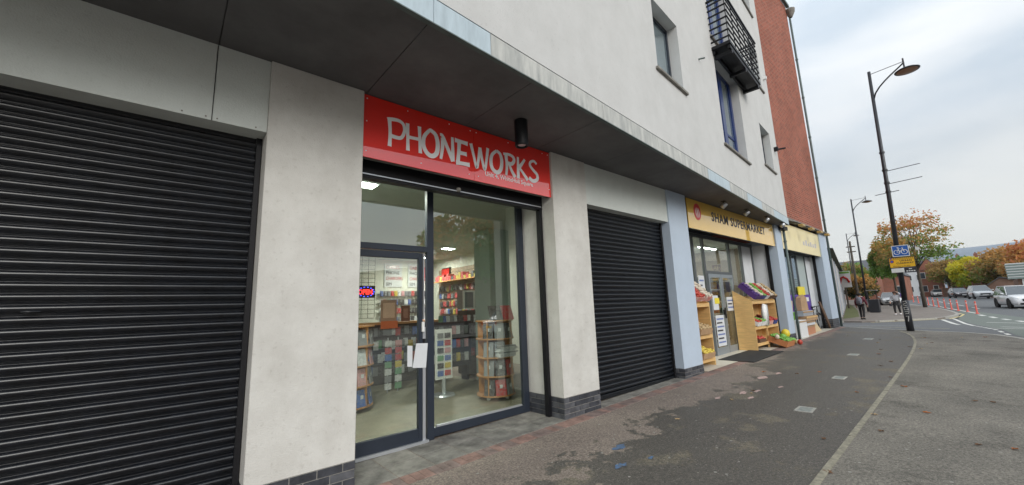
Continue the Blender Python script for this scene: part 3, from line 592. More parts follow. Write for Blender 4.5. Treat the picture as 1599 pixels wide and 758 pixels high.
# red sign
sg = T('shop_sign', 'red glossy phone shop sign with silver brush lettering', 'sign', (2.97, 4.15, 3.3))
MB().box(1.49, 2.98, 4.15, 4.17, 3.30, 4.035).build('sign_panel', M['red'], sg); MB().box(2.984, 4.456, 4.15, 4.17, 3.30, 4.035).build('sign_panel', M['red'], sg)
MB().box(1.49, 4.456, 4.172, 4.25, 3.31, 4.03).build('sign_backing', mat('sign_return', (.16, .15, .14), .7), sg)
LET = {'P': [[(1.798, 3.487), (1.803, 3.658), (1.792, 3.813)], [(1.768, 3.809), (1.839, 3.827), (1.913, 3.83), (1.965, 3.8), (1.981, 3.73), (1.956, 3.649), (1.915, 3.616), (1.82, 3.617)]], 'H': [[(2.018, 3.831), (2.022, 3.666), (2.025, 3.489)], [(2.027, 3.66), (2.182, 3.668)], [(2.174, 3.834), (2.18, 3.67), (2.187, 3.493)]], 'O': [[(2.311, 3.822), (2.241, 3.725), (2.23, 3.607), (2.278, 3.519), (2.351, 3.495), (2.413, 3.551), (2.428, 3.672), (2.4, 3.783), (2.336, 3.826), (2.311, 3.822)]], 'N': [[(2.472, 3.487), (2.496, 3.642), (2.502, 3.771)], [(2.463, 3.808), (2.502, 3.795), (2.582, 3.631), (2.651, 3.491)], [(2.644, 3.819), (2.648, 3.647), (2.646, 3.494)]], 'E': [[(2.683, 3.794), (2.774, 3.793), (2.883, 3.788)], [(2.752, 3.796), (2.739, 3.636), (2.723, 3.479)], [(2.75, 3.636), (2.865, 3.637)], [(2.696, 3.489), (2.797, 3.495), (2.909, 3.498)]], 'W': [[(2.936, 3.809), (2.98, 3.643), (3.024, 3.486), (3.057, 3.611), (3.086, 3.787)], [(3.086, 3.787), (3.117, 3.624), (3.159, 3.484), (3.195, 3.642), (3.221, 3.812)]], 'O2': [[(3.379, 3.812), (3.295, 3.734), (3.27, 3.624), (3.298, 3.526), (3.381, 3.491), (3.448, 3.558), (3.466, 3.685), (3.44, 3.777), (3.379, 3.812)]], 'R': [[(3.543, 3.485), (3.561, 3.635), (3.55, 3.794)], [(3.502, 3.797), (3.603, 3.809), (3.681, 3.791), (3.702, 3.738), (3.653, 3.676), (3.563, 3.674)], [(3.603, 3.665), (3.648, 3.572), (3.712, 3.486)]], 'K': [[(3.78, 3.81), (3.778, 3.645), (3.774, 3.48)], [(3.917, 3.801), (3.852, 3.716), (3.794, 3.648)], [(3.802, 3.65), (3.88, 3.574), (3.959, 3.488)]], 'S': [[(4.164, 3.783), (4.11, 3.819), (4.039, 3.79), (4.023, 3.734), (4.086, 3.672), (4.165, 3.612), (4.16, 3.535), (4.07, 3.495), (3.993, 3.531)]]}
for k, ss in LET.items():
    mb = MB()
    for i, s in enumerate(ss):
        heavy = .058 if k == 'E' else .045
        if k in ('R', 'K', 'S', 'N') : wf = lambda t, h=heavy: h*(.8+.5*t)
        elif k in ('O', 'O2'): wf = lambda t: .042+.017*math.sin(math.pi*t)
        else: wf = lambda t, h=heavy: h*(1.05-.2*math.sin(math.pi*t))
        ribbon(mb, s, wf, 4.1445-.0004*i, .0045)
    mb.build('letter', M['silver'], sg)
text('Unit 4, WhiteHull Square', .088, M['silver'], sg, (3.16, 4.1485, 3.405), ext=.0012, sx=1.0, offset=.001)
for x in (1.53, 2.02, 2.6, 2.93, 3.03, 3.6, 4.3, 4.42):
    for z in (3.99,): MB().lathe((x, 4.149, z), [(0, -.006), (.007, -.004), (.008, 0)], 8, ax='y').build('screw', M['silver'], sg)
for x in (1.53, 2.2, 2.9, 3.05, 4.42): MB().lathe((x, 4.149, 3.42 if x > 4 else 3.37), [(0, -.006), (.007, -.004), (.008, 0)], 8, ax='y').build('screw', M['silver'], sg)
MB().lathe((1.53, 4.149, 3.72), [(0, -.006), (.007, -.004), (.008, 0)], 8, ax='y').build('screw', M['silver'], sg)
# cylinder downlight under the soffit
dl = T('downlight', 'black cylindrical downlight fixed under the soffit before the red sign', 'lamp', (3.37, 3.61, 4.047))
MB().lathe((3.37, 3.61, 3.69), [(0, .357), (.086, .357), (.089, .34), (.089, .02), (.084, 0), (.070, 0), (.062, .03), (0, .03)], 28).build('lamp_body', M['black'], dl, smooth=False)
MB().lathe((3.37, 3.61, 3.705), [(0, 0), (.05, .002), (.058, .012)], 20).build('lamp_lens', M['zinc_lite'], dl)
# OPEN sign
M['neonr'] = mat('red_led', (.6, .02, .02), .4, emit=(1, .04, .03), es=2.6); M['neonb'] = mat('blue_led', (.02, .05, .6), .4, emit=(.08, .10, 1), es=2.6)
os_ = T('open_sign', 'small lit OPEN sign with red letters and blue border', 'sign', (3.4, 8.9, 1.96))
MB().box(3.15, 3.57, 8.9, 8.92, 1.95, 2.22).build('sign_panel', M['black'], os_)
text('OPEN', .155, M['neonr'], os_, (3.185, 8.896, 2.03), offset=.006, sx=.80, ext=.003)
import itertools
mb = MB()
for i in range(14):
    t = 2*math.pi*i/14; mb.box(3.36+.18*math.cos(t)-.016, 3.36+.18*math.cos(t)+.016, 8.893, 8.898, 2.085+.105*math.sin(t)-.01, 2.085+.105*math.sin(t)+.01)
mb.build('led_border', M['neonb'], os_)
gp = T('wire_grid_panel', 'black wire grid panel hanging on the phone shop wall behind the OPEN sign', 'display panel', (3.4, 9.0, 1.5))
mb = MB()
for i in range(16): mb.tube([(3.0, 9.0, 1.5+i*.1), (3.6, 9.0, 1.5+i*.1)], .004, 4)
for i in range(5): mb.tube([(3.0+i*.15, 9.006, 1.5), (3.0+i*.15, 9.006, 3.05)], .005, 4)
mb.build('wire', M['black'], gp)
# counter with hanging goods
ct = T('shop_counter', 'long brown topped counter at the back of the phone shop', 'counter', (4.2, 9.2, .02))
MB().box(2.9, 5.6, 8.95, 9.6, 1.34, 1.39).build('counter_top', M['shelfwood'], ct); MB().box(2.95, 5.55, 9.02, 9.55, .02, 1.338).build('counter_front', mat('dark_counter', (.05, .045, .042), .6), ct)
PK = [mat('pack_'+n, c, .35, spec=.6, ns=26, dirt=tuple(min(.8, v*.5+.16) for v in c), amt=.1, detail=1) for n, c in (('black', (.02, .02, .025)), ('white', (.65, .66, .68)), ('red', (.5, .03, .03)), ('blue', (.04, .12, .42)), ('grey', (.2, .21, .23)), ('yellow', (.6, .45, .05)), ('pink', (.6, .3, .32)), ('green', (.1, .3, .15)))]
PKN = ['black', 'white', 'red', 'blue', 'grey', 'yellow', 'pink', 'green']
pks = [Src('hanging_pack', MB().box(-.058, .058, -.012, .0, -.13, .06).box(-.04, .04, -.035, -.013, -.11, .02).tube([(0, .01, .05), (0, -.06, .05)], .004, 4), m) for m in PK]
def packs(n, f, grp, where, weights, first=999):      # packs past `first` (the farthest, a few pixels each) are joined as one mass
    far = MB()
    for i in range(n):
        x, y, z, rz = f(i); k = random.choices(range(8), weights)[0]
        if i >= first:
            if rz: far.box(x-.012, x, y-.058, y+.058, z-.13, z+.06, k).box(x-.035, x-.013, y-.04, y+.04, z-.11, z+.02, k)
            else: far.box(x-.058, x+.058, y-.012, y, z-.13, z+.06, k).box(x-.04, x+.04, y-.035, y-.013, z-.11, z+.02, k)
            continue
        inst(pks[k], (x+pks[k].off.x, y+pks[k].off.y, z+pks[k].off.z), rz=rz, name='hanging_pack', label='%s blister pack hanging %s' % (PKN[k], where), cat='package', group='%s packs %s' % (PKN[k], grp))
    if far.v: tag(far.build('hanging_packs', PK), 'small mixed blister packs hanging '+where, 'packages', kind='stuff')
packs(100, lambda i: (2.98+(i % 25)*.105, 8.98-(.05 if i % 2 else 0)-random.uniform(0, .03), 1.22-(i//25)*.29+random.uniform(-.03, .03), 0), 'on the counter front', 'on the front of the phone shop counter', (9, 3, 1, 3, 6, .5, 1, .3))
packs(168, lambda i: (7.6-random.uniform(0, .06), 9.45+(i % 28)*.125, 2.42-(i//28)*.27+random.uniform(-.02, .02), -math.pi/2), 'on the slatwall', 'on the right hand slatwall of the phone shop', (6, 3, 5, 1, 4, 2, .6, .5), first=100)
packs(64, lambda i: (5.0+(i % 16)*.1, 8.47-random.uniform(0, .03), 1.42-(i//16)*.27, 0), 'in front of the dark cabinet', 'on the rack before the dark cabinet', (8, 3, 2, 3, 5, .5, .5, .3))
packs(30, lambda i: (4.35+(i % 10)*.11, 7.9, 1.2-(i//10)*.3, 0), 'on a low rack in mid shop', 'on the low rack in mid shop', (6, 4, 3, 3, 5, 1, 2, .5))
packs(56, lambda i: (5.6+(i % 14)*.13, 13.40, 2.3-(i//14)*.3, 0), 'on the rear wall below the posters', 'on the rear wall below the posters', (8, 3, 3, 3, 5, 1, 1, .5), first=0)
lr_ = T('low_rack', 'dark low rack hung with packs in the middle of the phone shop', 'rack', (4.85, 7.95, .02)); MB().box(4.3, 5.5, 7.93, 7.96, .35, 1.35).build('rack_panel', M['ink'], lr_); MB().box(4.35, 4.4, 7.96, 8.2, .02, 1.3).box(5.4, 5.45, 7.96, 8.2, .02, 1.3).build('rack_leg', M['ink'], lr_)
sw = T('slatwall', 'grey slatwall of hooks along the right wall of the phone shop', 'display panel', (7.62, 11.2, .8))
for i in range(15): MB().box(7.625, 7.648, 9.3, 13.0, .85+i*.15, .985+i*.15).build('slat', mat('slatwall_board', (.33, .25, .18), .6) if i == 0 else bpy.data.materials['slatwall_board'], sw)
rd = T('red_shop_shelf', 'shelf of red and orange boxes topping the phone shop slatwall', 'shelf', (7.4, 11, 2.6)); MB().box(7.25, 7.6, 9.4, 12.8, 2.60, 2.63).build('shelf_board', M['shelfwood'], rd)
for i in range(22):
    k = random.choice((2, 2, 2, 5, 1, 0)); a = 9.42+i*.15; tag(MB().box(7.3, 7.55, a, a+.12, 2.632, 2.632+random.uniform(.1, .24)).build('product_box', PK[k]), '%s box on the top shelf above the phone shop slatwall' % PKN[k], 'box', '%s boxes on the top shelf' % PKN[k])
# revolving bookcases with cased tablets
def bookcase(cx, cy, r, lab, where):
    t = T('revolving_bookcase', lab, 'bookcase', (cx, cy, .02))
    zs = [.09, .42, .74, 1.06, 1.38]
    for i, z in enumerate(zs): MB().lathe((cx, cy, z), [(0, 0), (r, 0), (r, .022), (0, .022)], 28).build('shelf_disc', M['shelfwood'], t)
    for a in (.5, .5+math.pi/2):
        c, s = math.cos(a), math.sin(a)
        for i in range(4):
            z0, z1 = zs[i]+.023, zs[i+1]-.001; n = Vector((-s, c))*.008
            MB().prism([(cx+c*r*.97+n.x, cy+s*r*.97+n.y), (cx-c*r*.97+n.x, cy-s*r*.97+n.y), (cx-c*r*.97-n.x, cy-s*r*.97-n.y), (cx+c*r*.97-n.x, cy+s*r*.97-n.y)], z0, z1).build('divider', M['shelfwood'], t)
    for a in (0, 1.57, 3.14, 4.71): MB().lathe((cx+.24*math.cos(a+.3), cy+.24*math.sin(a+.3), .02), [(0, 0), (.03, .005), (.035, .035), (.02, .068), (0, .068)], 10).build('castor', M['white'], t)
    k = 0
    for i in range(4):
        for j in range(4):
            a = -math.pi/2-1.05+j*.68
            if i == 2 and -.3 < a+1.1 < .6 and where == 'right': continue
            m = random.choice((0, 0, 2, 4, 0, 2) if where == 'right' else (6, 1, 3, 6, 4, 0)); c, s = math.cos(a), math.sin(a)
            px, py = cx+c*(r-.05), cy+s*(r-.05); w = .095; q = Vector((-s, c)); n = Vector((c, s)); z0 = zs[i]+.023
            P = [(px+q.x*w+n.x*.03, py+q.y*w+n.y*.03, z0), (px-q.x*w+n.x*.03, py-q.y*w+n.y*.03, z0), (px-q.x*w+n.x*.012, py-q.y*w+n.y*.012, z0), (px+q.x*w+n.x*.012, py+q.y*w+n.y*.012, z0)]
            Q = [(p[0]-n.x*.04, p[1]-n.y*.04, z0+.26) for p in P]
            o = MB().add(P+Q, [(0,3,2,1),(4,5,6,7),(0,1,5,4),(1,2,6,5),(2,3,7,6),(3,0,4,7)]).build('tablet_case', PK[m])
            MB().box(-.025, .025, -.003, .003, -.03, .03).build('case_logo', M['paper'], o, local=True).location = (n.x*.012, n.y*.012, .12); o.children[0].rotation_euler = (0, 0, a+math.pi/2)
            tag(o, '%s tablet case standing on the %s revolving bookcase' % (PKN[m], where), 'tablet case', '%s cases on the %s bookcase' % (PKN[m], where))
    return t
bookcase(4.66, 5.95, .35, 'round beech revolving bookcase by the right edge of the phone shop window', 'right')
bookcase(2.42, 7.15, .42, 'round beech revolving bookcase behind the phone shop door', 'left')
mb = MB()
for i in range(9): a = random.uniform(-.05, .05); MB().box(4.50+a, 4.86+a, 5.56, 5.72, .765+i*.022, .782+i*.022).build('magazine', random.choice((PK[1], PK[4], M['paper'])), label='flat pale folder in the stack on the right revolving bookcase', cat='folder', group='stacked folders')
for i, (a, k, l) in enumerate(((4.56, 0, 'black patterned'), (4.82, 2, 'red'))):
    tag(MB().prismx([(5.70, 1.403), (5.78, 1.403), (5.86, 1.66), (5.80, 1.66)], a-.12, a+.12).build('tablet_case', PK[k]), l+' tablet case propped on top of the right revolving bookcase', 'tablet case')
# white framed display, spinner, hanging card strips, notices
wd = T('window_display', 'white framed glass display cabinet in front of the slatwall', 'cabinet', (5.9, 8.6, 1.6))
for (a, b, c, d) in ((5.75, 5.79, 1.62, 2.1), (6.08, 6.12, 1.62, 2.1), (6.41, 6.45, 1.62, 2.1)): MB().box(a, b, 8.58, 8.63, c, d).build('frame_bar', M['white'], wd)
for z in (1.62, 2.06): MB().box(5.79, 6.41, 8.585, 8.625, z, z+.04).build('frame_bar', M['white'], wd)
MB().box(5.76, 6.44, 8.64, 8.9, 1.62, 2.1).build('cabinet_body', PK[4], wd); MB().box(5.8, 6.4, 8.5, 8.95, .02, 1.6).build('cabinet_base', mat('dark_base', (.06, .055, .05), .6), wd)
sp = T('card_spinner', 'white revolving card stand with coloured cards in mid shop', 'display stand', (4.14, 6.9, .02))
MB().lathe((4.14, 6.9, .02), [(0, 0), (.22, 0), (.2, .03), (0, .03)], 20).build('stand_base', M['zinc_lite'], sp); MB().tube([(4.14, 6.9, .05), (4.14, 6.9, .34)], .04, 10).build('stand_pole', M['zinc_lite'], sp)
MB().box(3.96, 4.32, 6.88, 6.92, .32, 1.25).build('card_panel', M['white'], sp)
for i in range(6):
    for j in range(2): MB().box(3.99+j*.16, 4.12+j*.16, 6.865, 6.878, .38+i*.14, .48+i*.14).build('card', PK[[3, 2, 0, 5, 7, 3, 0, 6, 3, 2, 4, 0][i*2+j]], sp)
cs = T('card_strips', 'pair of hanging card strips on the counter front', 'display strip', (3.6, 8.0, 0))
for j, xx in enumerate((3.44, 3.66)):
    MB().tube([(xx+.07, 8.03, .02), (xx+.07, 8.03, 1.1)], .012, 6).build('strip_pole', M['zinc_lite'], cs)
    for i in range(7): MB().box(xx, xx+.14, 8.0, 8.02, .08+i*.14, .2+i*.14).build('card', PK[[1, 4, 1, 7, 3, 2, 1][i] if j == 0 else [7, 1, 7, 5, 2, 2, 6][i]], cs)
cs2 = [(3.72, 4.1, 1.42, 1.9, (.45, .28, .2), 'brown framed notice standing on the counter'), (4.2, 4.42, 1.40, 1.76, (.2, .07, .04), 'small dark red notice on the counter'), (3.7, 4.1, 1.25, 1.42, (.75, .16, .05), 'bright orange card on the counter edge')]
for i, (a, b, c, d, col, lab) in enumerate(cs2):
    y = 8.93-.03*i; t = T('counter_notice', lab, 'notice', ((a+b)/2, y, c)); MB().box(a, b, y-.015, y, c, d).build('notice_frame', mat('notice_%d' % i, col, .6), t)
    if i < 2: MB().box(a+.05, b-.05, y-.019, y-.016, c+.07, d-.07).build('notice_sheet', mat('sheet_%d' % i, tuple(min(1, v*1.6+.08) for v in col), .7), t)
for i, (x, z0, z1) in enumerate(((6.05, 2.5, 3.35), (6.95, 2.5, 3.35))):
    t = T('wall_poster', ['left', 'right'][i]+' of the two white price posters on the rear wall', 'poster', (x, 13.48, z0)); MB().box(x-.33, x+.33, 13.47, 13.495, z0, z1).build('poster_sheet', M['paper'], t)
    for j, (l, m) in enumerate((('CABLES', M['redlens']), ('PHONE', M['ink']), ('CHARGERS', M['redlens']), ('SIM', M['ink']))): text(l, .17, m, t, (x-.28, 13.465, z1-.2-j*.2), ext=.001, sx=.75 if j == 2 else .9)
rp = T('red_wall_sign', 'small red sign on the rear wall beside the mullion', 'sign', (7.3, 13.45, 2.9)); MB().box(7.25, 7.6, 13.44, 13.48, 2.85, 3.25).build('sign_panel', PK[2], rp)
cp = T('picture_frame', 'tilted red picture in black frame above the slatwall', 'picture', (7.4, 12.4, 2.9)); MB().box(7.56, 7.6, 12.2, 12.7, 2.78, 3.1).build('picture_panel', M['redlens'], cp); MB().box(7.6, 7.63, 12.16, 12.74, 2.74, 3.14).build('frame_border', M['black'], cp)
# ------------------------------------------------------------------ supermarket front
sm = MB(); posts = [9.0, 10.72, 11.36, 13.16, 14.15, 15.1]
for p in posts: sm.box(p-.04, p+.05, 4.86, 4.93, .05, 3.36)
sm.box(8.96, 15.19, 4.86, 4.93, 3.361, 3.46).box(11.41, 13.12, 4.862, 4.928, 2.37, 2.45)
M['smframe'] = mat('grey_aluminium', (.085, .095, .10), .45, ns=4, amt=.1)
sf = sm.build('shop_window', M['smframe'], B, label='grey framed glazing of the supermarket')
for a, b, z0, z1 in ((9.01, 10.68, .12, 3.36), (10.77, 11.32, .12, 3.36), (11.41, 13.12, 2.45, 3.36), (13.21, 14.11, .12, 3.36)): MB().box(a, b, 4.89, 4.896, z0, z1).build('pane', M['glass2'], sf)
MB().box(14.2, 15.06, 4.885, 4.9, .1, 3.36).build('infill_panel', M['paper'], sf); MB().box(15.185, 15.2, 4.465, 4.86, .1, 3.4).build('reveal_panel', M['paper'], sf)
MB().box(9.0, 11.32, 4.87, 4.92, .05, .12).box(13.21, 15.06, 4.87, 4.92, .1, .16).build('bottom_rail', M['smframe'], sf)
def door2(x0, x1, lab):
    d = MB().box(x0, x0+.07, 4.83, 4.88, .12, 2.36).box(x1-.07, x1, 4.83, 4.88, .12, 2.36).box(x0+.07, x1-.07, 4.83, 4.88, .12, .32).box(x0+.07, x1-.07, 4.83, 4.88, 2.26, 2.36).build('door', M['smframe2'], B, label=lab)
    MB().box(x0+.07, x1-.07, 4.852, 4.858, .32, 2.26).build('pane', M['glass2'], d); return d
M['smframe2'] = mat('light_aluminium', (.27, .30, .32), .4, metal=.3)
d1 = door2(11.42, 12.25, 'left leaf of the supermarket door hung with paper notices'); d2 = door2(12.27, 13.1, 'right leaf of the supermarket door')
MB().tube([(12.2, 4.80, 1.1), (12.2, 4.80, 1.4)], .02, 8).box(12.12, 12.2, 4.79, 4.83, 1.2, 1.34).build('handle', M['black'], d1)
def sheetn(x0, x1, z0, z1, m, lab, y=4.825, lines=None):
    t = T('door_notice', lab, 'notice', ((x0+x1)/2, y, z0)); MB().box(x0, x1, y, y+.004, z0, z1).build('notice_sheet', m, t)
    if lines:
        for i in range(lines): zz = z1-(i+1)*(z1-z0)/(lines+1); MB().box(x0+.04, x1-.05-.1*(i % 2), y-.003, y-.0005, zz-.02, zz+.02).build('print_line', M['ink'] if i % 2 else PK[3], t)
M['ynote'] = mat('yellow_note', (.75, .62, .05), .7)
sheetn(11.5, 11.85, 1.35, 1.75, M['paper'], 'white notice under the yellow note on the door', 4.824); sheetn(11.6, 11.9, 1.52, 1.68, M['ynote'], 'small yellow note on the supermarket door', 4.815)
sheetn(11.55, 12.1, .36, 1.2, M['paper'], 'long white price list low on the supermarket door', 4.826, 7)
sheetn(12.45, 12.95, 1.3, 1.7, M['paper'], 'white and blue poster on the right door leaf', 4.826, 3); sheetn(12.5, 12.8, 1.85, 2.15, M['ink'], 'dark green and white sticker on the right door leaf', 4.826, 0)
sheetn(10.9, 11.25, 1.9, 2.3, M['paper'], 'white sheet on the window left of the supermarket door', 4.884, 2)
# supermarket room
MB().box(8.92, 15.6, 4.94, 12.6, .05, .13).build('room_floor', M['tile'], B); MB().box(8.92, 15.6, 4.94, 12.6, 3.46, 3.5).build('room_ceiling', M['iceil'], B)
MB().box(8.85, 8.9, 4.94, 12.6, .0, 3.46).build('room_wall', M['mwall'], B); MB().box(15.6, 15.65, 4.94, 12.6, .0, 3.46).build('room_wall', M['mwall'], B); MB().box(8.9, 15.6, 12.6, 12.7, .0, 3.46).build('room_wall', M['mwall'], B)
RN = ['front', 'second', 'third', 'rear']; CN = ['left', 'middle', 'right']
for i, y in enumerate((5.9, 7.3, 8.8, 10.4)):
    for j, x in enumerate((10.1, 12.1, 14.1)):
        ceil_lamp(x, y, 3.455, '%s tube lamp of the %s row on the supermarket ceiling' % (CN[j], RN[i]), (1, .93, .80), 1.3, .09, 14)
GC = [(.5, .08, .04), (.6, .35, .05), (.1, .25, .5), (.6, .55, .45), (.15, .35, .12), (.35, .12, .06)]
GM = [mat('goods_%d' % i, c, .5) for i, c in enumerate(GC)]; GN = ['red', 'orange', 'blue', 'cream', 'green', 'brown']
for r, (x0, x1, y) in enumerate(((9.2, 15.3, 9.6), (9.4, 11.6, 6.2), (12.9, 15.4, 6.0))):
    t = T('goods_shelf', ['tall stocked shelf along the rear of the supermarket', 'stocked shelf inside the left supermarket window', 'stocked shelf inside the right supermarket window'][r], 'shelf', ((x0+x1)/2, y, .13))
    for i in range(6): MB().box(x0, x1, y, y+.45, .3+i*.42, .33+i*.42).build('shelf_board', M['white'], t)
    MB().box(x0, x1, y+.46, y+.5, .13, 2.5).build('shelf_back', M['white'], t)
    for i in range(5):
        for c in range(6):
            mb = MB(); x = x0+.03+c*.05
            while x < x1-.2:
                if random.random() < .8: mb.box(x, x+.13, y+.03, y+.3, .332+i*.42, .332+i*.42+random.uniform(.16, .32))
                x += .15*6
            if mb.v: tag(mb.build('stock', GM[c], t), kind='stuff')
# yellow sign
def ysign(x0, x1, m, lab, y=4.15, z0=3.31, z1=4.03):
    t = T('shop_sign', lab, 'sign', ((x0+x1)/2, y, z0)); MB().box(x0, x1, y, y+.02, z0, z1).build('sign_panel', m, t)
    MB().box(x0, x1, y+.022, y+.1, z0+.005, z1-.005).build('sign_backing', M['black'], t); return t
ys = ysign(9.09, 15.16, M['yellow'], 'glossy yellow supermarket sign with black capitals and red emblem')
text('SHAM SUPERMARKET', .335, M['ink'], ys, (10.38, 4.148, 3.62), ext=.002, sx=1.13, offset=.008, space=1.12)
MB().lathe((9.6, 4.146, 3.73), [(0, 0), (.19, 0), (.19, .004)], 24, ax='y').build('emblem', mat('emblem_red', (.55, .02, .02), .3), ys).scale = (1, 1, 1.1)
mb = MB()
for k in (-.08, 0, .08): ribbon(mb, [(9.6+k*.5, 3.6), (9.6+k*1.1, 3.72), (9.6+k*.6, 3.85)], lambda t: .035*math.sin(math.pi*(t*.9+.05)), 4.143, .003)
mb.build('emblem_flame', M['white'], ys)
for i, x in enumerate((10.35, 11.85, 13.45, 14.95)):
    t = T('spotlight', ['leftmost', 'second', 'third', 'rightmost'][i]+' silver spotlight under the soffit above the yellow sign', 'lamp', (x, 3.8, 4.047))
    MB().box(x-.05, x+.05, 3.75, 3.85, 4.03, 4.046).build('mount', M['black'], t); MB().tube([(x, 3.8, 4.03), (x, 3.82, 3.97)], .012, 6).build('arm', M['black'], t)
    MB().tube([(x, 3.74, 3.98), (x, 3.86, 3.90)], [.05, .065], 12).build('lamp_head', M['zinc_lite'], t, smooth=True)
# drainpipe at the end of the white block
dp = T('drainpipe', 'dark drainpipe beside the blue pillar at the end of the white block', 'pipe', (15.93, 4.05, .2))
MB().tube([(15.93, 4.05, gz(16)), (15.93, 4.05, 3.9)], .04, 10).build('pipe', M['greenpipe'], dp, smooth=True); MB().box(15.6, 16.05, 3.95, 4.1, 3.9, 4.02).build('outlet', M['black'], dp)
for z in (1.2, 2.4, 3.5): MB().lathe((15.93, 4.05, z), [(.041, 0), (.052, 0), (.052, .05), (.041, .05)], 10).build('pipe_clip', M['greenpipe'], dp)
# crates units
def fruit(c, r, m, name, lab, cat, grp=None, el=1):
    mb = MB(); prof = [(r*math.sin(math.pi*i/7)+.0001, -el*r*math.cos(math.pi*i/7)+el*r) for i in range(8)]; return tag(mb.lathe(c, prof, 10).build(name, m, smooth=True), lab, cat, grp)
def unit(x0, x1, cols, lab, yf=4.3, yb=4.8):
    z0 = gz(x0)+.01; t = T('produce_rack', lab, 'rack', ((x0+x1)/2, yf, z0)); zf, zb = 1.56, 1.80
    sy = .025
    for x in (x0, x1-.03): MB().prismx([(yf, z0), (yb, z0), (yb, zb+.08), (yf, zf)], x, x+.03).build('side_panel', M['wood'], t)
    w = (x1-x0-.06)/cols
    for c in range(1, cols): MB().box(x0+.03+c*w-.02, x0+.03+c*w+.02, yf+.002, yf+.05, z0, zf-.02).build('upright', M['wood'], t)
    for k, z in enumerate((z0+.12, .74, 1.47)):
        MB().box(x0+.031, x1-.031, yf-.004, yf+.02, z, z+.085).build('front_rail', M['wood'], t)
        MB().prismx([(yf+.022, z+.01), (yb, z+.18), (yb, z+.2), (yf+.022, z+.035)], x0+.031, x1-.031).build('shelf_board', M['wood'], t)
    MB().box(x0+.031, x1-.031, yb-.01, yb, z0, 1.7).build('rack_back', M['wood'], t)
    return t
unit(12.84, 14.86, 2, 'large pine produce rack right of the supermarket door')
unit(8.98, 10.02, 1, 'narrow pine produce rack left of the supermarket door, beside the blue pillar')
FM = {'apple': mat('red_apple', (.45, .05, .03), .4), 'lemon': mat('yellow_melon_skin', (.70, .55, .04), .45, ns=20, amt=.15), 'melon': mat('green_melon_skin', (.16, .36, .06), .45, ns=18, amt=.3), 'potato': mat('potato', (.45, .33, .18), .8), 'purple': mat('purple_card', (.08, .03, .18), .5), 'banana': mat('banana', (.65, .5, .08), .5), 'onion': mat('white_onion', (.62, .55, .45), .6), 'carton': mat('blue_carton', (.04, .06, .25), .5)}
def tray(x, y, z, w, d, h, mt, fm, lab, slope=.42, fr=.035, n=None):
    """a shallow crate lying on a sloping shelf, filled with produce; the produce is one mass"""
    t = T('produce_crate', lab, 'crate', (x, y, z)); t.rotation_euler = (slope, 0, 0)
    for a in ((-w/2, w/2, 0, .012), (-w/2, w/2, d-.012, d)): MB().box(a[0], a[1], a[2], a[3], 0, h).build('crate_side', mt, t, local=True)
    for a in (-w/2, w/2-.012): MB().box(a, a+.012, .013, d-.013, 0, h).build('crate_side', mt, t, local=True)
    MB().box(-w/2+.013, w/2-.013, .013, d-.013, 0, .01).build('crate_base', mt, t, local=True)
    mb = MB(); nx = int(w/(2*fr)); ny = int(d/(2*fr))
    for i in range(nx):
        for j in range(ny):
            c = (-w/2+fr+i*2*fr+random.uniform(-.008, .008), fr+j*2*fr, h-.02+random.uniform(-.02, .02)); mb.lathe(c, [(fr*math.sin(math.pi*k/5)+.0005, fr-fr*math.cos(math.pi*k/5)) for k in range(6)], 7)
    tag(mb.build('produce', fm, t, local=True, smooth=True), kind='stuff')
Cb = mat('brown_cardboard', (.42, .27, .15), .8, ns=5, amt=.12); Cp = FM['purple']; Cw = M['white']; Cr = mat('red_white_card', (.62, .12, .09), .6, ns=14, amt=.2, dirt=(.7, .6, .55)); Cd = mat('dark_wooden_crate', (.12, .065, .035), .8)
for i, (x, mt, fm, lab) in enumerate(((12.98, Cp, 'purple', 'dark purple crate at the left end of the top shelf of the large rack'), (13.26, Cp, 'onion', 'purple and white crate second on the top shelf of the large rack'), (13.55, FM['carton'], 'melon', 'blue crate of green produce on the top shelf of the large rack'), (13.86, Cw, 'apple', 'white crate of red produce on the top shelf of the large rack'), (14.2, Cd, 'onion', 'brown crate of white onions on the top shelf of the large rack'), (14.55, Cd, 'potato', 'brown crate at the right end of the top shelf of the large rack'))):
    tray(x, 4.24, 1.60, .27, .56, .13, mt, FM[fm], lab, .78)
for i, (x, mt, fm, lab) in enumerate(((13.1, Cw, 'apple', 'white crate left on the middle shelf of the large rack'), (13.45, Cw, 'melon', 'white crate of green produce on the middle shelf of the large rack'), (14.1, Cr, 'apple', 'red crate of red produce on the middle shelf of the large rack'), (14.5, FM['carton'], 'apple', 'blue crate right on the middle shelf of the large rack'))):
    tray(x, 4.27, .83, .30, .45, .12, mt, FM[fm], lab, .35)
tag(MB().box(13.0, 13.5, 4.62, 4.7, 1.0, 1.42).build('printed_carton', FM['carton']), 'dark blue printed carton standing inside the large rack', 'carton')
tag(MB().add([(13.60, 4.25, .84), (13.84, 4.24, .80), (13.98, 4.26, 1.1), (14.0, 4.27, 1.42), (13.66, 4.27, 1.46), (13.62, 4.24, 1.2), (13.62, 4.34, .84), (13.80, 4.34, .82), (13.95, 4.34, 1.1), (13.96, 4.31, 1.42), (13.66, 4.31, 1.46), (13.60, 4.34, 1.2)], [(0,1,2,3,4,5), (11,10,9,8,7,6)]+[(i, (i+1) % 6, 6+(i+1) % 6, 6+i) for i in range(6)]).build('carrier_bag', M['white'], smooth=True), 'white plastic bag roll hanging on the large rack upright', 'bag')
tray(13.3, 4.3, gz(13)+.17, .5, .4, .14, Cd, FM['apple'], 'dark crate on the bottom shelf of the large rack', .1)
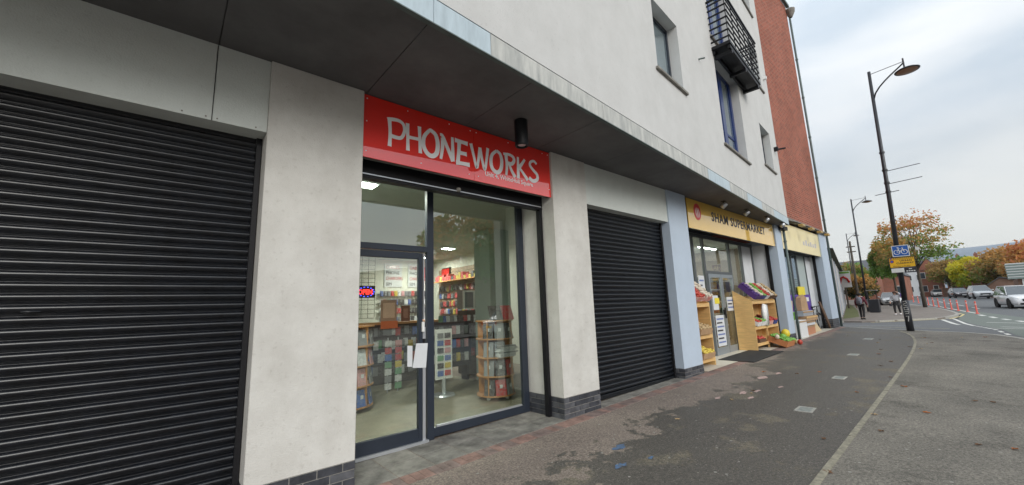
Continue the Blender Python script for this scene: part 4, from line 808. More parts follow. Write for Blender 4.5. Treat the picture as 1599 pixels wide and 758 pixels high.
for i, (x, mt, fm, z, lab) in enumerate(((9.3, Cr, 'apple', 1.6, 'red and white crate on top of the narrow rack, left'), (9.72, Cr, 'onion', 1.6, 'red and white crate on top of the narrow rack, right'), (9.55, Cb, 'potato', .84, 'cardboard crate on the middle shelf of the narrow rack'), (9.55, Cb, 'banana', .3, 'cardboard crate on the lowest shelf of the narrow rack'))):
    tray(x, 4.24, z, .38 if z > 1 else .6, .56, .13, mt, FM[fm], lab, .78 if z > 1 else .3)
tray(14.15, 3.86, gz(14)+.02, .75, .5, .17, mat('orange_wooden_crate', (.50, .20, .08), .7), FM['melon'], 'orange wooden fruit crate on the ground beside the large rack', .35)
for i, (x, y, z, r, k, lab) in enumerate(((14.08, 4.0, .38, .10, 'melon', 'long green melon lying on the orange crate'), (14.45, 4.02, .40, .12, 'lemon', 'big yellow melon on the orange crate'), (14.62, 3.9, .25, .09, 'melon', 'green melon beside the yellow melon'), (13.75, 4.05, .42, .06, 'onion', 'small white fruit on the orange crate'), (14.9, 3.92, .19, .07, 'potato', 'brown root vegetable on the ground by the blue pillar'), (14.72, 3.75, .19, .07, 'apple', 'dark red fruit on the ground before the melons'))):
    fruit((x, y, z), r, FM[k], 'melon' if 'melon' in lab else 'fruit', lab, 'fruit', el=1.15 if k != 'melon' else .9)
# ------------------------------------------------------------------ brick building beyond
BB = T('brick_building', 'tall red brick building with pale blue ground floor beyond the white block', 'building', (19, 4.3, .2))
MB().box(15.75, 22.25, 4.15, 13, 4.42, 15.9).build('wall', M['brickwall'], BB)
MB().box(15.8, 22.45, 3.98, 4.149, 4.33, 4.415).build('cornice', M['sill'], BB)
MB().box(15.75, 22.35, 4.02, 4.14, 15.88, 16.0).build('gutter', M['greenpipe'], BB)
MB().tube([(22.33, 4.07, gz(22)), (22.33, 4.07, 15.5)], .045, 10).build('downpipe', M['greenpipe'], BB, smooth=True)
MB().lathe((22.33, 4.02, 15.3), [(.07, 0), (.2, .28), (.22, .42), (0, .42)], 12).build('hopper', M['sill'], BB)
for z in (1.5, 3.2, 5, 7, 9, 11, 13): MB().lathe((22.33, 4.07, z), [(.046, 0), (.06, 0), (.06, .06), (.046, .06)], 10).build('pipe_clip', M['greenpipe'], BB)
MB().box(21.08, 22.25, 4.11, 5.0, .68, 4.33).build('pillar', M['blue'], BB)
pc = MB().box(21.086, 22.244, 4.117, 4.99, .0, .679).build('plinth', M['mortar'], BB)
brickrun(pc, 21.086, 22.244, 4.117, .679, 5); brickrun(pc, 21.086, 5.0, 4.13, .679, 5, 'y')
MB().box(15.9, 21.08, 4.3, 4.6, 3.35, 4.40).build('header_panel', M['black'], BB)
MB().box(21.02, 21.08, 4.36, 4.46, .2, 3.4).build('shutter_guide', M['black'], BB)
MB().box(21.065, 21.079, 4.465, 4.60, .2, 3.34).build('reveal_panel', M['paper'], BB)
MB().box(22.1, 22.25, 5.0, 13, .0, 4.42).build('side_wall', M['blue'], BB)
ys2 = ysign(16.0, 21.1, M['yellow2'], 'faded pale yellow sign over the last shop bay', z0=3.30, z1=4.25)
mb = MB(); 
for i in range(6): mb.box(18.6+i*.34, 18.6+i*.34+.22, 4.146, 4.149, 3.62, 3.62+(.14, .22, .12, .2, .14, .18)[i])
mb.build('faded_print', mat('faded_lilac_print', (.52, .50, .50), .5), ys2)
for i, x in enumerate((16.75, 18.0, 19.25, 20.4)):
    t = T('sign_lamp', ['leftmost', 'second', 'third', 'rightmost'][i]+' brass lamp over the faded yellow sign', 'lamp', (x, 4.1, 4.3)); MB().tube([(x, 4.12, 4.31), (x, 3.9, 4.28), (x, 3.72, 4.18)], .018, 6).build('arm', M['black'], t)
    MB().box(x-.16, x+.16, 3.62, 3.76, 4.07, 4.15).build('lamp_head', mat('brass_%d' % i, (.45, .30, .10), .4, metal=.4), t, bevel=.01)
g4 = MB()
for p in (16.0, 17.0, 18.35, 19.05, 20.25): g4.box(p-.045, p+.045, 4.56, 4.63, .2, 3.3)
g4.box(15.9, 21.06, 4.562, 4.628, 3.301, 3.349); gf = g4.build('shop_window', M['smframe'], BB, label='grey framed windows of the last shop bay')
for a, b in ((16.05, 16.95), (17.05, 18.3), (18.4, 19.0)): MB().box(a, b, 4.59, 4.596, .2, 3.3).build('pane', M['upglass'], gf)
MB().box(19.1, 20.2, 4.585, 4.6, .2, 3.3).build('pane', mat('frosted_glass', (.42, .48, .46), .3), gf)
MB().box(20.3, 21.06, 4.57, 4.6, .2, 3.3).build('infill_panel', M['paper'], gf)
MB().box(16.2, 21.1, 4.94, 12.9, .1, .2).build('room_floor', M['tile'], BB); MB().box(16.3, 16.35, 4.94, 12, .2, 3.4).build('room_wall', M['iwall'], BB)
# goods outside the last bay
pp = T('window_poster', 'purple advertising poster with white boxes in the last shop bay', 'poster', (18.6, 4.55, .72)); MB().box(17.2, 20.1, 4.53, 4.555, .72, 1.72).build('poster_panel', mat('purple_poster', (.10, .04, .32), .5), pp)
for a, z in ((18.35, 1.4), (18.4, 1.12), (18.75, .85), (19.4, 1.45)): MB().box(a, a+.42, 4.52, 4.528, z, z+.16).build('print_block', M['white'], pp)
yn = tag(MB().box(18.45, 19.35, 4.50, 4.525, 1.7, 2.03).build('price_card', M['ynote']), 'bright yellow card above the purple poster', 'card')
def carton(x0, x1, y0, y1, z0, z1, m, lab, open_=False):
    t = T('carton', lab, 'box', ((x0+x1)/2, (y0+y1)/2, z0)); MB().box(x0, x1, y0, y1, z0, z1).build('box_body', m, t, bevel=.006)
    MB().box(x0-.01, x1+.01, y0-.012, y0-.001, z1-.07, z1-.02).build('box_flap', Cb if m is not Cb else M['wood'], t)
carton(16.6, 17.45, 4.15, 4.5, gz(17)+.01, .82, M['white'], 'white box standing by the drainpipe')
carton(17.75, 18.9, 4.25, 4.6, gz(18)+.01, .58, mat('red_brown_card', (.48, .22, .12), .8), 'reddish cardboard box at the bottom of the stack')
carton(17.7, 18.8, 4.2, 4.6, .585, .75, M['paper'], 'pale tray second in the stack of boxes'); carton(17.5, 19.0, 4.15, 4.6, .755, .93, Cb, 'brown tray third in the stack of boxes')
carton(17.4, 18.7, 4.2, 4.6, .935, 1.12, M['zinc_lite'], 'silver grey tray on top of the stack of boxes')
tag(MB().add([(17.7, 4.3, 1.13), (18.6, 4.3, 1.13), (18.5, 4.3, 1.6), (18.1, 4.3, 1.72), (17.75, 4.3, 1.6), (17.7, 4.5, 1.13), (18.6, 4.5, 1.13), (18.5, 4.45, 1.6), (18.1, 4.45, 1.68), (17.75, 4.45, 1.6)], [(0,1,2,3,4), (9,8,7,6,5)]+[(i, (i+1) % 5, 5+(i+1) % 5, 5+i) for i in range(5)]).build('paper_bag', Cb), 'crumpled brown paper bag on top of the stacked boxes', 'bag')
tag(MB().add([(19.0, 4.3, .27), (20.0, 4.3, .28), (19.2, 4.55, 1.2), (18.9, 4.55, 1.2), (19.0, 4.36, .27), (20.0, 4.36, .28), (19.2, 4.6, 1.2), (18.9, 4.6, 1.2)], [(0,1,2,3),(7,6,5,4),(0,4,5,1),(1,5,6,2),(2,6,7,3),(3,7,4,0)]).build('cardboard_sheet', mat('pale_ply', (.55, .42, .25), .8)), 'pale cardboard sheet leaning against the stacked boxes', 'cardboard')
tag(MB().prismy([(21.0, .3), (21.2, .3), (20.5, 1.05), (20.0, 1.42), (19.8, 1.42), (20.25, 1.0)], 4.2, 4.24).build('plank', Cd), 'dark plank leaning by the last blue pillar', 'plank')
bk = T('bicycle', 'dark bicycle parked against the wall of the last shop bay', 'bicycle', (20.2, 4.5, gz(20)))
for x in (19.85, 20.85):
    w = MB(); pts = [(x+.33*math.cos(2*math.pi*i/20), 4.5, .62+.33*math.sin(2*math.pi*i/20)) for i in range(21)]; w.tube(pts, .022, 6, cap=False)
    wh = w.build('wheel', M['tyre'], bk); sp_ = MB()
    for i in range(8): sp_.tube([(x, 4.5, .62), (x+.32*math.cos(math.pi*i/4), 4.5, .62+.32*math.sin(math.pi*i/4))], .004, 3)
    sp_.build('spokes', M['rim'], wh)
MB().tube([(19.85, 4.5, .62), (20.2, 4.5, .60), (20.7, 4.5, 1.12), (20.1, 4.5, 1.1), (20.2, 4.5, .60)], .018, 6).tube([(20.85, 4.5, .62), (20.68, 4.5, 1.2)], .016, 6).tube([(19.85, 4.5, .62), (20.08, 4.5, 1.18)], .014, 6).build('frame', M['black'], bk)
MB().tube([(20.62, 4.3, 1.25), (20.66, 4.5, 1.22), (20.62, 4.7, 1.25)], .014, 6).build('handlebar', M['black'], bk); MB().box(19.95, 20.2, 4.44, 4.56, 1.18, 1.23).build('saddle', M['black'], bk, bevel=.02)
fb = T('flower_bunch', 'bunch of pale flowers in green paper by the drainpipe', 'flowers', (16.5, 4.3, .9)); MB().tube([(16.55, 4.35, .83), (16.45, 4.35, 1.15), (16.4, 4.35, 1.5)], [.04, .09, .13], 8).build('wrapping', mat('cream_wrap', (.6, .5, .3), .7), fb); MB().tube([(16.55, 4.32, .84), (16.5, 4.3, 1.1)], [.05, .1], 6).build('leaves', FM['melon'], fb)
# neighbouring row across the side street
NR = T('shop_row', 'low shop row with white posts across the side street', 'building', (30.5, 5.6, .1))
def RW(u, d, z): c, q = math.cos(R(8.9)), math.sin(R(8.9)); return (30.5+u*c-d*q, 5.6+u*q+d*c, z)
MB(RW).box(0, 42, .14, 7, -.1, 4.5).build('wall', M['farbrick2'], NR)
for i in range(12): x = i*3.4; MB(RW).box(x, x+.4, 0, .138, -.1, 4.4).build('pillar', M['paper'] if i % 3 else M['blue'], NR)
for i in range(12): x = .5+i*3.4; MB(RW).box(x, x+2.6, .05, .137, .3, 3.0).build('window', M['carglass'] if i % 2 else M['farbrick'], NR)
MB(RW).prismx([(-.25, 4.5), (7.2, 4.5), (3.5, 5.2)], -.2, 42.2).build('roof', mat('mossy_slate', (.06, .085, .06), .8, ns=3, amt=.3), NR)
# ------------------------------------------------------------------ far side of the side street
FARP = [(31.2, 5.7), (31.1, 4.7), (32.8, 3.38), (35.0, 2.2), (35.97, 1.66), (38.4, 1.25), (40.4, 1.06), (41.8, 1.15), (46.6, 1.75), (50.5, 2.43), (53.6, 3.18), (62, 5.1), (90, 10.5), (150, 24), (150, 34), (72, 12.2), (31.2, 5.75)]
fp = sheet('far_pavement', [FARP], .03, M['pave_far'], thick=.12, kind='structure')
stones(FARP[:14], 2.0, .15, .035, M['kerb'], 'kerb_stone', fp)
vg = sheet('grass_verge', [[(34.5, 6.15), (37.5, 5.75), (48, 7.4), (60, 9.6), (71, 11.9)]], .04, M['grass'], kind='structure')
def mark(poly, m='marking', dz=-.052): sheet('road_marking', [poly], dz, M[m], road)
mark([(35.5, 1.0), (19.8, -.6), (14, -2.2), (14, -4.2), (30, -3.2), (40, -.9), (44, .0), (47, .9), (46.2, 1.35), (41.5, .75), (38.5, .95)], 'green_lane', -.056)
for a, b, w in (((21.1, 1.25), (20.5, .9), .12), ((35.0, 1.62), (28.2, .80), .16), ((36.3, 1.2), (26.6, .32), .13)): mark(strip(a, b, w))
for i in range(7): t = i/7; a = (26.2-t*6.6, .26-t*.75); mark(strip(a, (a[0]-.55, a[1]-.065), .10))
for i in range(8): a = (40.6-i*2.4, .15-i*.42); mark(strip(a, (a[0]-1.35, a[1]-.2), .22))
mark(strip((31.5, -.05), (30.4, -1.6), .18)); mark(strip((25.3, -.4), (24.1, -2.0), .22)); mark(strip((23.6, .0), (23.0, -1.2), .16))
mark(strip((41.9, .15), (62.5, 3.75), .14)); mark(strip((36.0, 1.35), (38.9, .95), .1), 'ymark'); mark(strip((38.9, .95), (41.2, .85), .1), 'ymark'); mark(strip((41.2, .85), (53.5, 2.75), .12), 'ymark'); mark(strip((35.9, 1.5), (31.0, 4.3), .12), 'ymark')
mark(strip((24.2, 3.8), (22.6, .9), .08), 'ymark'); mark(strip((26.2, 4.9), (25.6, 1.9), .1)); 
for i in range(12): a = (48-i*3.2, -1.9-i*.35); mark(strip(a, (a[0]+1.2, a[1]+.14), .12))
for i in range(9): a = (50+i*6, .1+i*.9); mark(strip(a, (a[0]+3, a[1]+.45), .12))
sheet('opposite_pavement', [[(-40, -9.6), (50, -8.0), (62, -3.2), (90, -.9), (160, 6), (300, 30), (300, -60), (-40, -60)]], .03, M['pave_far'], kind='structure')
# ------------------------------------------------------------------ lamp posts and signs
def swan_lamp(x, y, h, lab, lean=0.0, sc=1.0, arm=1.05):
    z0 = gz(x); t = T('street_lamp', lab, 'street lamp', (x, y, z0))
    MB().tube([(x, y, z0-.1), (x, y, z0+1.1)], .105, 14).build('pole_base', M['lamp'], t, smooth=True)
    MB().tube([(x, y, z0+1.1), (x, y+lean*.5, z0+h*.5), (x, y+lean, z0+h)], [.078, .066, .05], 12).build('pole', M['lamp'], t, smooth=True)
    Y = y+lean; pts = [(x, Y, z0+h-1.15)]
    for i in range(1, 9): a = i/8*math.pi/2; pts.append((x+.01, Y-arm*.93*(1-math.cos(a)) if False else Y-arm*.93*math.sin(a*1.0)**1.6, z0+h-1.15+1.05*(1-(1-i/8)**1.7)))
    MB().tube(pts, .028, 8).build('arm', M['lamp'], t, smooth=True)
    MB().tube([(x, Y, z0+h-.12), (x, Y-arm*.93, z0+h-.06)], .012, 6).build('stay', M['lamp'], t)
    MB().tube([(x, Y-arm*.93, z0+h-.33), (x, Y-arm*.93, z0+h+.07)], .026, 8).build('lamp_stem', M['lamp'], t)
    c = (x, Y-arm*.93-.05, z0+h-.47)
    MB().lathe(c, [(0, .16), (.08, .15), (.28, .07), (.36, .02), (.35, 0), (0, 0)], 24).build('lamp_shade', M['lamp'], t, smooth=True)
    MB().lathe((c[0], c[1], c[2]-.07), [(0, 0), (.18, .015), (.30, .069)], 20).build('lamp_lens', mat('amber_lens', (.28, .15, .08), .3) if 'amber_lens' not in bpy.data.materials else bpy.data.materials['amber_lens'], t, smooth=True)
    return t
M['lamp'] = mat('dark_green_black_paint', (.018, .02, .026), .4, ns=5, amt=.3)
LX, LY = 20.4, 1.78
lp = swan_lamp(LX, LY, 10.05, 'tall dark street lamp nearest the camera carrying the yellow and blue signs', lean=-.25)
for z, d0, d1 in ((6.25, .0, -.95), (5.75, .0, -.95), (5.4, .38, -.3), (6.62, .06, -.02)):
    yy = LY-.25*(z/10.3); MB().tube([(LX, yy+d0, z-.02), (LX, yy+d1, z+.02)], .013, 6).build('bracket_arm', M['lamp'], lp)
for z in (6.95, 6.25, 5.75, 5.4, 4.3): yy = LY-.25*(z/10.3); MB().lathe((LX, yy, z), [(.06, 0), (.085, 0), (.085, .06), (.06, .06)], 12).build('clamp', M['lamp'], lp)
mb = MB()   # scribbled tag on the pole foot
gr = mat('white_scrawl', (.62, .62, .6), .6)
def scr(pts, w): 
    P = [(LX-.112-.0, LY+a, b) for a, b in pts]; mb.tube(P, w, 4)
scr([(.05, 1.32), (-.03, 1.34), (-.05, 1.28), (.03, 1.25), (.05, 1.2), (-.03, 1.17)], .008); scr([(.05, 1.12), (-.04, 1.12), (-.05, 1.04), (.04, 1.03), (.05, 1.11)], .008); scr([(.05, .96), (-.04, .97), (-.04, .9), (.04, .89)], .008); scr([(.04, .8), (-.03, .8), (-.0, .62)], .010)
mb.build('graffiti', gr, lp)
def post_sign(name, y0, y1, z0, z1, m, lab, rim=None, dx=-.11):
    x = LX+dx; t = T(name, lab, 'sign', (x, (y0+y1)/2, z0)); MB().box(x, x+.012, y0, y1, z0, z1).build('sign_plate', m, t, bevel=.003)
    if rim:
        b = .022
        for a in ((y0, y1, z0, z0+b), (y0, y1, z1-b, z1), (y0, y0+b, z0+b, z1-b), (y1-b, y1, z0+b, z1-b)): MB().box(x-.003, x-.0005, a[0], a[1], a[2], a[3]).build('sign_border', rim, t)
    MB().box(x+.013, LX, (y0+y1)/2-.0+.0, (y0+y1)/2+.04, (z0+z1)/2-.03, (z0+z1)/2+.03).build('sign_clip', M['zinc_lite'], t)
    return t, x
ROTX = (math.pi/2, 0, -math.pi/2)    # lettering that faces back towards the camera (-X)
M['signblue'] = mat('blue_sign_face', (.01, .10, .42), .35); M['signyel'] = mat('yellow_sign_face', (.80, .46, .015), .4); M['signwhite'] = mat('white_sign_face', (.70, .72, .72), .45)
t, x = post_sign('cycle_sign', 1.40, 1.86, 2.96, 3.37, M['signblue'], 'blue rectangular sign with a white bicycle on the lamp post', M['signwhite'])
mb = MB()
def ring(cy, cz, r, w):
    mb.tube([(x-.004, cy+r*math.cos(2*math.pi*i/18), cz+r*math.sin(2*math.pi*i/18)) for i in range(19)], w, 4, cap=False)
ring(1.73, 3.12, .08, .010); ring(1.53, 3.12, .08, .010)
mb.tube([(x-.004, 1.73, 3.12), (x-.004, 1.68, 3.24), (x-.004, 1.57, 3.24), (x-.004, 1.65, 3.12), (x-.004, 1.73, 3.12)], .009, 4); mb.tube([(x-.004, 1.65, 3.12), (x-.004, 1.69, 3.28)], .009, 4); mb.tube([(x-.004, 1.53, 3.12), (x-.004, 1.58, 3.29), (x-.004, 1.54, 3.29)], .009, 4); mb.tube([(x-.004, 1.72, 3.285), (x-.004, 1.66, 3.285)], .011, 4)
mb.build('bicycle_symbol', M['signwhite'], t)
t, x = post_sign('clearway_sign', 1.29, 2.0, 2.55, 2.94, M['signyel'], 'yellow urban clearway sign on the lamp post', M['ink'])
MB().box(x-.003, x-.0005, 1.3, 1.99, 2.855, 2.863).build('divider_line', M['ink'], t)
for cy, cz, r in ((1.925, 2.90, .028), (1.91, 2.79, .055)): MB().lathe((x-.006, cy, cz), [(0, 0), (r, 0), (r, .005)], 18, ax='x').build('no_stopping_disc', M['redlens'], t); MB().lathe((x-.009, cy, cz), [(0, 0), (r*.7, 0), (r*.7, .002)], 18, ax='x').build('disc_centre', M['signblue'], t)
text('URBAN', .085, M['ink'], t, (x-.002, 1.70, 2.775), rot=ROTX, ext=.001, space=1.2, offset=.002); text('CLEARWAY', .085, M['ink'], t, (x-.002, 1.80, 2.685), rot=ROTX, ext=.001, offset=.002, sx=.95, space=1.1); text('Monday to Friday', .065, M['ink'], t, (x-.002, 1.90, 2.59), rot=ROTX, ext=.001, sx=.98)
mb = MB()
for i in range(11): a = 1.87-i*.05; mb.box(x-.002, x-.0006, a-.035, a, 2.888, 2.905)
mb.build('small_print', M['ink'], t)
t, x = post_sign('blank_sign', 1.63, 1.97, 2.38, 2.535, M['signwhite'], 'plain white plate below the yellow sign, left half')
t, x = post_sign('black_sign', 1.31, 1.622, 2.36, 2.54, M['ink'], 'black plate with white print below the yellow sign, right half')
mb = MB()
mb.box(x-.002, x-.0006, 1.42, 1.5, 2.48, 2.505)
for i in range(4): mb.box(x-.002, x-.0006, 1.345+i*.062, 1.39+i*.062, 2.40, 2.435)
mb.build('print', M['signwhite'], t)
t = T('side_sign', 'small round white and purple sign behind the yellow sign', 'sign', (21.0, 1.27, 3.2)); MB().lathe((20.9, 1.22, 3.24), [(0, 0), (.06, 0), (.06, .01)], 16, ax='x').build('sign_disc', M['signwhite'], t)
swan_lamp(45.5, 6.3, 9.9, 'tall dark street lamp standing by the litter bin', lean=-.15)
swan_lamp(72, 11.05, 9.7, 'far street lamp left of the middle one', lean=-.15)
up_ = T('utility_pole', 'short wooden pole left of the middle street lamp', 'pole', (60, 9.0, .4)); MB().tube([(60, 9.0, .3), (60, 8.9, 7.9)], [.14, .10], 8).build('pole', M['bark'], up_)
for z in (7.2, 6.6): MB().box(59.9, 60.1, 8.5, 9.3, z, z+.1).build('crossarm', M['bark'], up_)
# litter bin with hood
bn = T('litter_bin', 'dark litter cabinet with an open hood on the far pavement', 'bin', (44.0, 5.68, gz(44)))
MB().box(43.7, 44.3, 5.35, 6.0, gz(44)+.05, 1.25).build('bin_body', M['lamp'], bn, bevel=.03); MB().box(43.7, 43.76, 5.38, 5.43, 1.25, 1.95).box(43.7, 43.76, 5.92, 5.97, 1.25, 1.95).build('hood_post', M['lamp'], bn); MB().box(43.65, 44.3, 5.33, 6.02, 1.95, 2.02).build('hood', M['sill'], bn)
# red flexible bollards
bl = [(41.99, .24), (45.08, .70), (46.96, 1.2), (49.43, 1.62), (52.2, 2.08), (54.6, 2.57), (57.3, 3.03), (60.2, 3.53), (63.5, 4.1), (67.5, 4.75), (72, 5.5)]
M['bollard'] = mat('red_bollard', (.62, .10, .07), .5); wb = mat('bollard_band', (.7, .45, .42), .4)
for i, (x, y) in enumerate(bl):
    z = gz(x); k = len(bl)-1-i
    t = T('bollard', ('nearest red flexible bollard beside the cycle lane' if i == 0 else 'red flexible bollard, number %s from the near end of the row' % ['', 'two', 'three', 'four', 'five', 'six', 'seven', 'eight', 'nine', 'ten', 'eleven'][i]), 'bollard', (x, y, z), group='red bollards beside the cycle lane')
    MB().lathe((x, y, z-.06), [(.10, 0), (.09, .04), (.045, .07), (.042, .8), (.03, .84), (0, .85)], 12).build('post', M['bollard'], t, smooth=True); MB().lathe((x, y, z+.55), [(.0425, 0), (.046, 0), (.046, .09), (.0425, .09)], 12).build('band', wb, t)
# ------------------------------------------------------------------ people
def skin_mesh(name, verts, edges, radii, m, parent, sub=1):
    me = bpy.data.meshes.new(name); me.from_pydata(verts, edges, []); o = bpy.data.objects.new(name, me); C.objects.link(o)
    md = o.modifiers.new('s', 'SKIN'); md.use_smooth_shade = True
    for i, r in enumerate(radii):
        d = me.skin_vertices[0].data[i] if me.skin_vertices else None
        if d: d.radius = (r, r) if not isinstance(r, tuple) else r; d.use_root = (i == 0)
    s2 = o.modifiers.new('u', 'SUBSURF'); s2.levels = sub; s2.render_levels = sub
    bpy.context.view_layer.update(); ev = bpy.data.meshes.new_from_object(o.evaluated_get(bpy.context.evaluated_depsgraph_get()))
    bpy.data.objects.remove(o); ev.materials.clear(); ev.materials.append(m); q = bpy.data.objects.new(name, ev); C.objects.link(q); q.parent = parent; return q
def person(x, y, rz, h, lab, jacket, trousers, shoes, hair, pose, extras):
    z = gz(x)+.03; t = T('person', lab, 'person', (x, y, z), rz); k = h/1.7
    # joints; local +Y is forward
    if pose == 'walk':
        L = dict(pel=(0,0,.92), chest=(0,.01,1.22), neck=(0,.0,1.42), head=(0,.02,1.55), top=(0,.02,1.62), lh=(-.09,0,.90), rh=(.09,0,.90), lk=(-.10,.10,.50), rk=(.10,-.02,.50), la=(-.10,.10,.10), ra=(.11,-.20,.13), lt=(-.10,.22,.04), rt=(.11,-.08,.04),
                 ls=(-.18,0,1.36), rs=(.18,0,1.36), le=(-.25,-.05,1.10), re=(.26,.03,1.10), lw=(-.26,.05,.88), rw=(.27,.12,.90), lf=(-.26,.08,.80), rf=(.27,.16,.82))
    else:
        L = dict(pel=(0,0,.92), chest=(0,.01,1.22), neck=(0,.0,1.42), head=(0,.03,1.55), top=(0,.03,1.62), lh=(-.09,0,.90), rh=(.09,0,.90), lk=(-.10,-.03,.50), rk=(.11,.13,.52), la=(-.10,-.18,.12), ra=(.10,.14,.10), lt=(-.10,-.06,.04), rt=(.10,.27,.04),
                 ls=(-.18,0,1.36), rs=(.18,0,1.36), le=(-.33,.05,1.42), re=(.26,.02,1.10), lw=(-.20,.10,1.60), rw=(.28,.12,.95), lf=(-.13,.08,1.64), rf=(.28,.17,.87))
    names = ['pel', 'chest', 'neck', 'head', 'top', 'lh', 'rh', 'lk', 'rk', 'la', 'ra', 'lt', 'rt', 'ls', 'rs', 'le', 're', 'lw', 'rw', 'lf', 'rf']
    rad = dict(pel=(.13,.10), chest=(.14,.10), neck=.052, head=.085, top=.075, lh=.08, rh=.08, lk=.055, rk=.055, la=.038, ra=.038, lt=.03, rt=.03, ls=.055, rs=.055, le=.04, re=.04, lw=.026, rw=.026, lf=.03, rf=.03)
    E_ = [('pel','chest'),('chest','neck'),('neck','head'),('head','top'),('pel','lh'),('pel','rh'),('lh','lk'),('rh','rk'),('lk','la'),('rk','ra'),('la','lt'),('ra','rt'),('chest','ls'),('chest','rs'),('ls','le'),('rs','re'),('le','lw'),('re','rw'),('lw','lf'),('rw','rf')]
    P = {n: Vector(L[n])*k for n in names}; vs = [P[n] for n in names]; ed = [(names.index(a), names.index(b)) for a, b in E_]; rr = [rad[n] for n in names]
    rr = [tuple(v*k for v in r) if isinstance(r, tuple) else r*k for r in rr]
    for s in ('l', 'r'):
        hd = P[s+'f']; d = (P[s+'f']-P[s+'w']).normalized(); sd_ = d.cross(Vector((0, 1, 0)) if abs(d.y) < .8 else Vector((1, 0, 0))).normalized()
        for i in range(4):
            a = hd+sd_*(i-1.5)*.018*k; vs += [a+d*.035*k, a+d*(.07-.008*abs(i-1.5))*k]; n0 = len(vs); ed += [(names.index(s+'f'), n0-2), (n0-2, n0-1)]; rr += [.009*k, .007*k]
        a = P[s+'w']+d*.03*k+sd_*.035*k; vs += [a, a+d*.04*k+sd_*.01*k]; n0 = len(vs); ed += [(names.index(s+'w'), n0-2), (n0-2, n0-1)]; rr += [.010*k, .008*k]
    skin_mesh('body', vs, ed, rr, M['skin'], t)
    def sub(nm, ns, es, grow, m, extra=None):
        vv = [P[n] for n in ns]; skin_mesh(nm, vv, [(ns.index(a), ns.index(b)) for a, b in es], [tuple((q*k+grow) for q in rad[n]) if isinstance(rad[n], tuple) else rad[n]*k+grow for n in ns], m, t)
    sub('jacket', ['pel', 'chest', 'neck', 'ls', 'rs', 'le', 're', 'lw', 'rw'], [('pel','chest'),('chest','neck'),('chest','ls'),('chest','rs'),('ls','le'),('rs','re'),('le','lw'),('re','rw')], .032, jacket)
    sub('trousers', ['pel', 'lh', 'rh', 'lk', 'rk', 'la', 'ra'], [('pel','lh'),('pel','rh'),('lh','lk'),('rh','rk'),('lk','la'),('rk','ra')], .02, trousers)
    for s in ('l', 'r'): MB().tube([P[s+'a']+Vector((0, -.05, -.04))*k, P[s+'a']+Vector((0, .04, -.05))*k, P[s+'t']+Vector((0, .04, 0))*k], [.05*k, .052*k, .04*k], 8).build('shoe', shoes, t, local=True, smooth=True)
    hd = P['head']; MB().lathe((hd.x, hd.y-.015*k, hd.z-.02*k), [(.095*k, 0), (.112*k, .06*k), (.10*k, .13*k), (.05*k, .165*k), (0, .17*k)], 12).build('hair', hair, t, local=True, smooth=True)
    MB().tube([(hd.x, hd.y+.09*k, hd.z-.0), (hd.x, hd.y+.115*k, hd.z-.02*k)], [.008, .014], 6).build('nose', M['skin'], t, local=True)
    for sx in (-.03, .03): MB().box(hd.x+sx*k-.010, hd.x+sx*k+.010, hd.y+.083*k, hd.y+.094*k, hd.z+.012*k, hd.z+.024*k).build('eye', M['ink'], t, local=True)
    MB().box(hd.x-.022*k, hd.x+.022*k, hd.y+.080*k, hd.y+.088*k, hd.z-.052*k, hd.z-.044*k).build('mouth', M['redlens'], t, local=True)
    extras(t, P, k)
cl = lambda n, c: mat(n, c, .85, ns=14, amt=.2)
def ex1(t, P, k):
    b = MB().tube([(0, -.17, .98*k), (0, -.20, 1.05*k), (0, -.21, 1.3*k), (0, -.16, 1.42*k)], [.10, .15, .15, .09], 10).build('backpack', cl('grey_backpack', (.13, .14, .17)), t, local=True, smooth=True)
    MB().box(-.10, .10, -.375, -.33, 1.02*k, 1.2*k).build('backpack_pocket', cl('dark_pocket', (.09, .10, .12)), t, local=True, bevel=.02)
    MB().tube([(-.12, .0, 1.46*k), (0, .05, 1.45*k), (.12, .0, 1.46*k)], .04, 6).build('hood', cl('pale_hood', (.5, .48, .46)), t, local=True)
person(33.4, 4.95, R(-90-8), 1.66, 'person in a maroon jacket and dark trousers with a grey backpack walking away', cl('maroon_cloth', (.11, .018, .03)), cl('black_cloth', (.014, .014, .016)), cl('black_shoe', (.02, .02, .02)), cl('dark_hair', (.015, .012, .01)), 'walk', ex1)
def ex2(t, P, k):
    MB().box(-.47, -.28, .0, .12, 1.28*k, 1.52*k).build('purple_bag', cl('purple_cloth', (.12, .06, .30)), t, local=True, bevel=.03)
    MB().tube([P['rw']+Vector((0, 0, -.02)), P['rw']+Vector((0, .02, -.32))], [.03, .09], 8).build('handbag', cl('black_bag', (.03, .03, .035)), t, local=True)
    MB().tube([(-.0, .0, .93*k), (0, .0, .66*k)], [.17, .20], 10).build('tunic', cl('black_skirt', (.02, .02, .022)), t, local=True)
person(39.9, 3.95, R(90-6), 1.68, 'person in a grey striped top with one arm raised and white shoes', mat('grey_striped_top', (.42, .43, .46), .85), cl('black_leggings', (.015, .015, .017)), cl('white_shoe', (.7, .7, .72)), cl('brown_hair', (.06, .03, .02)), 'raise', ex2)
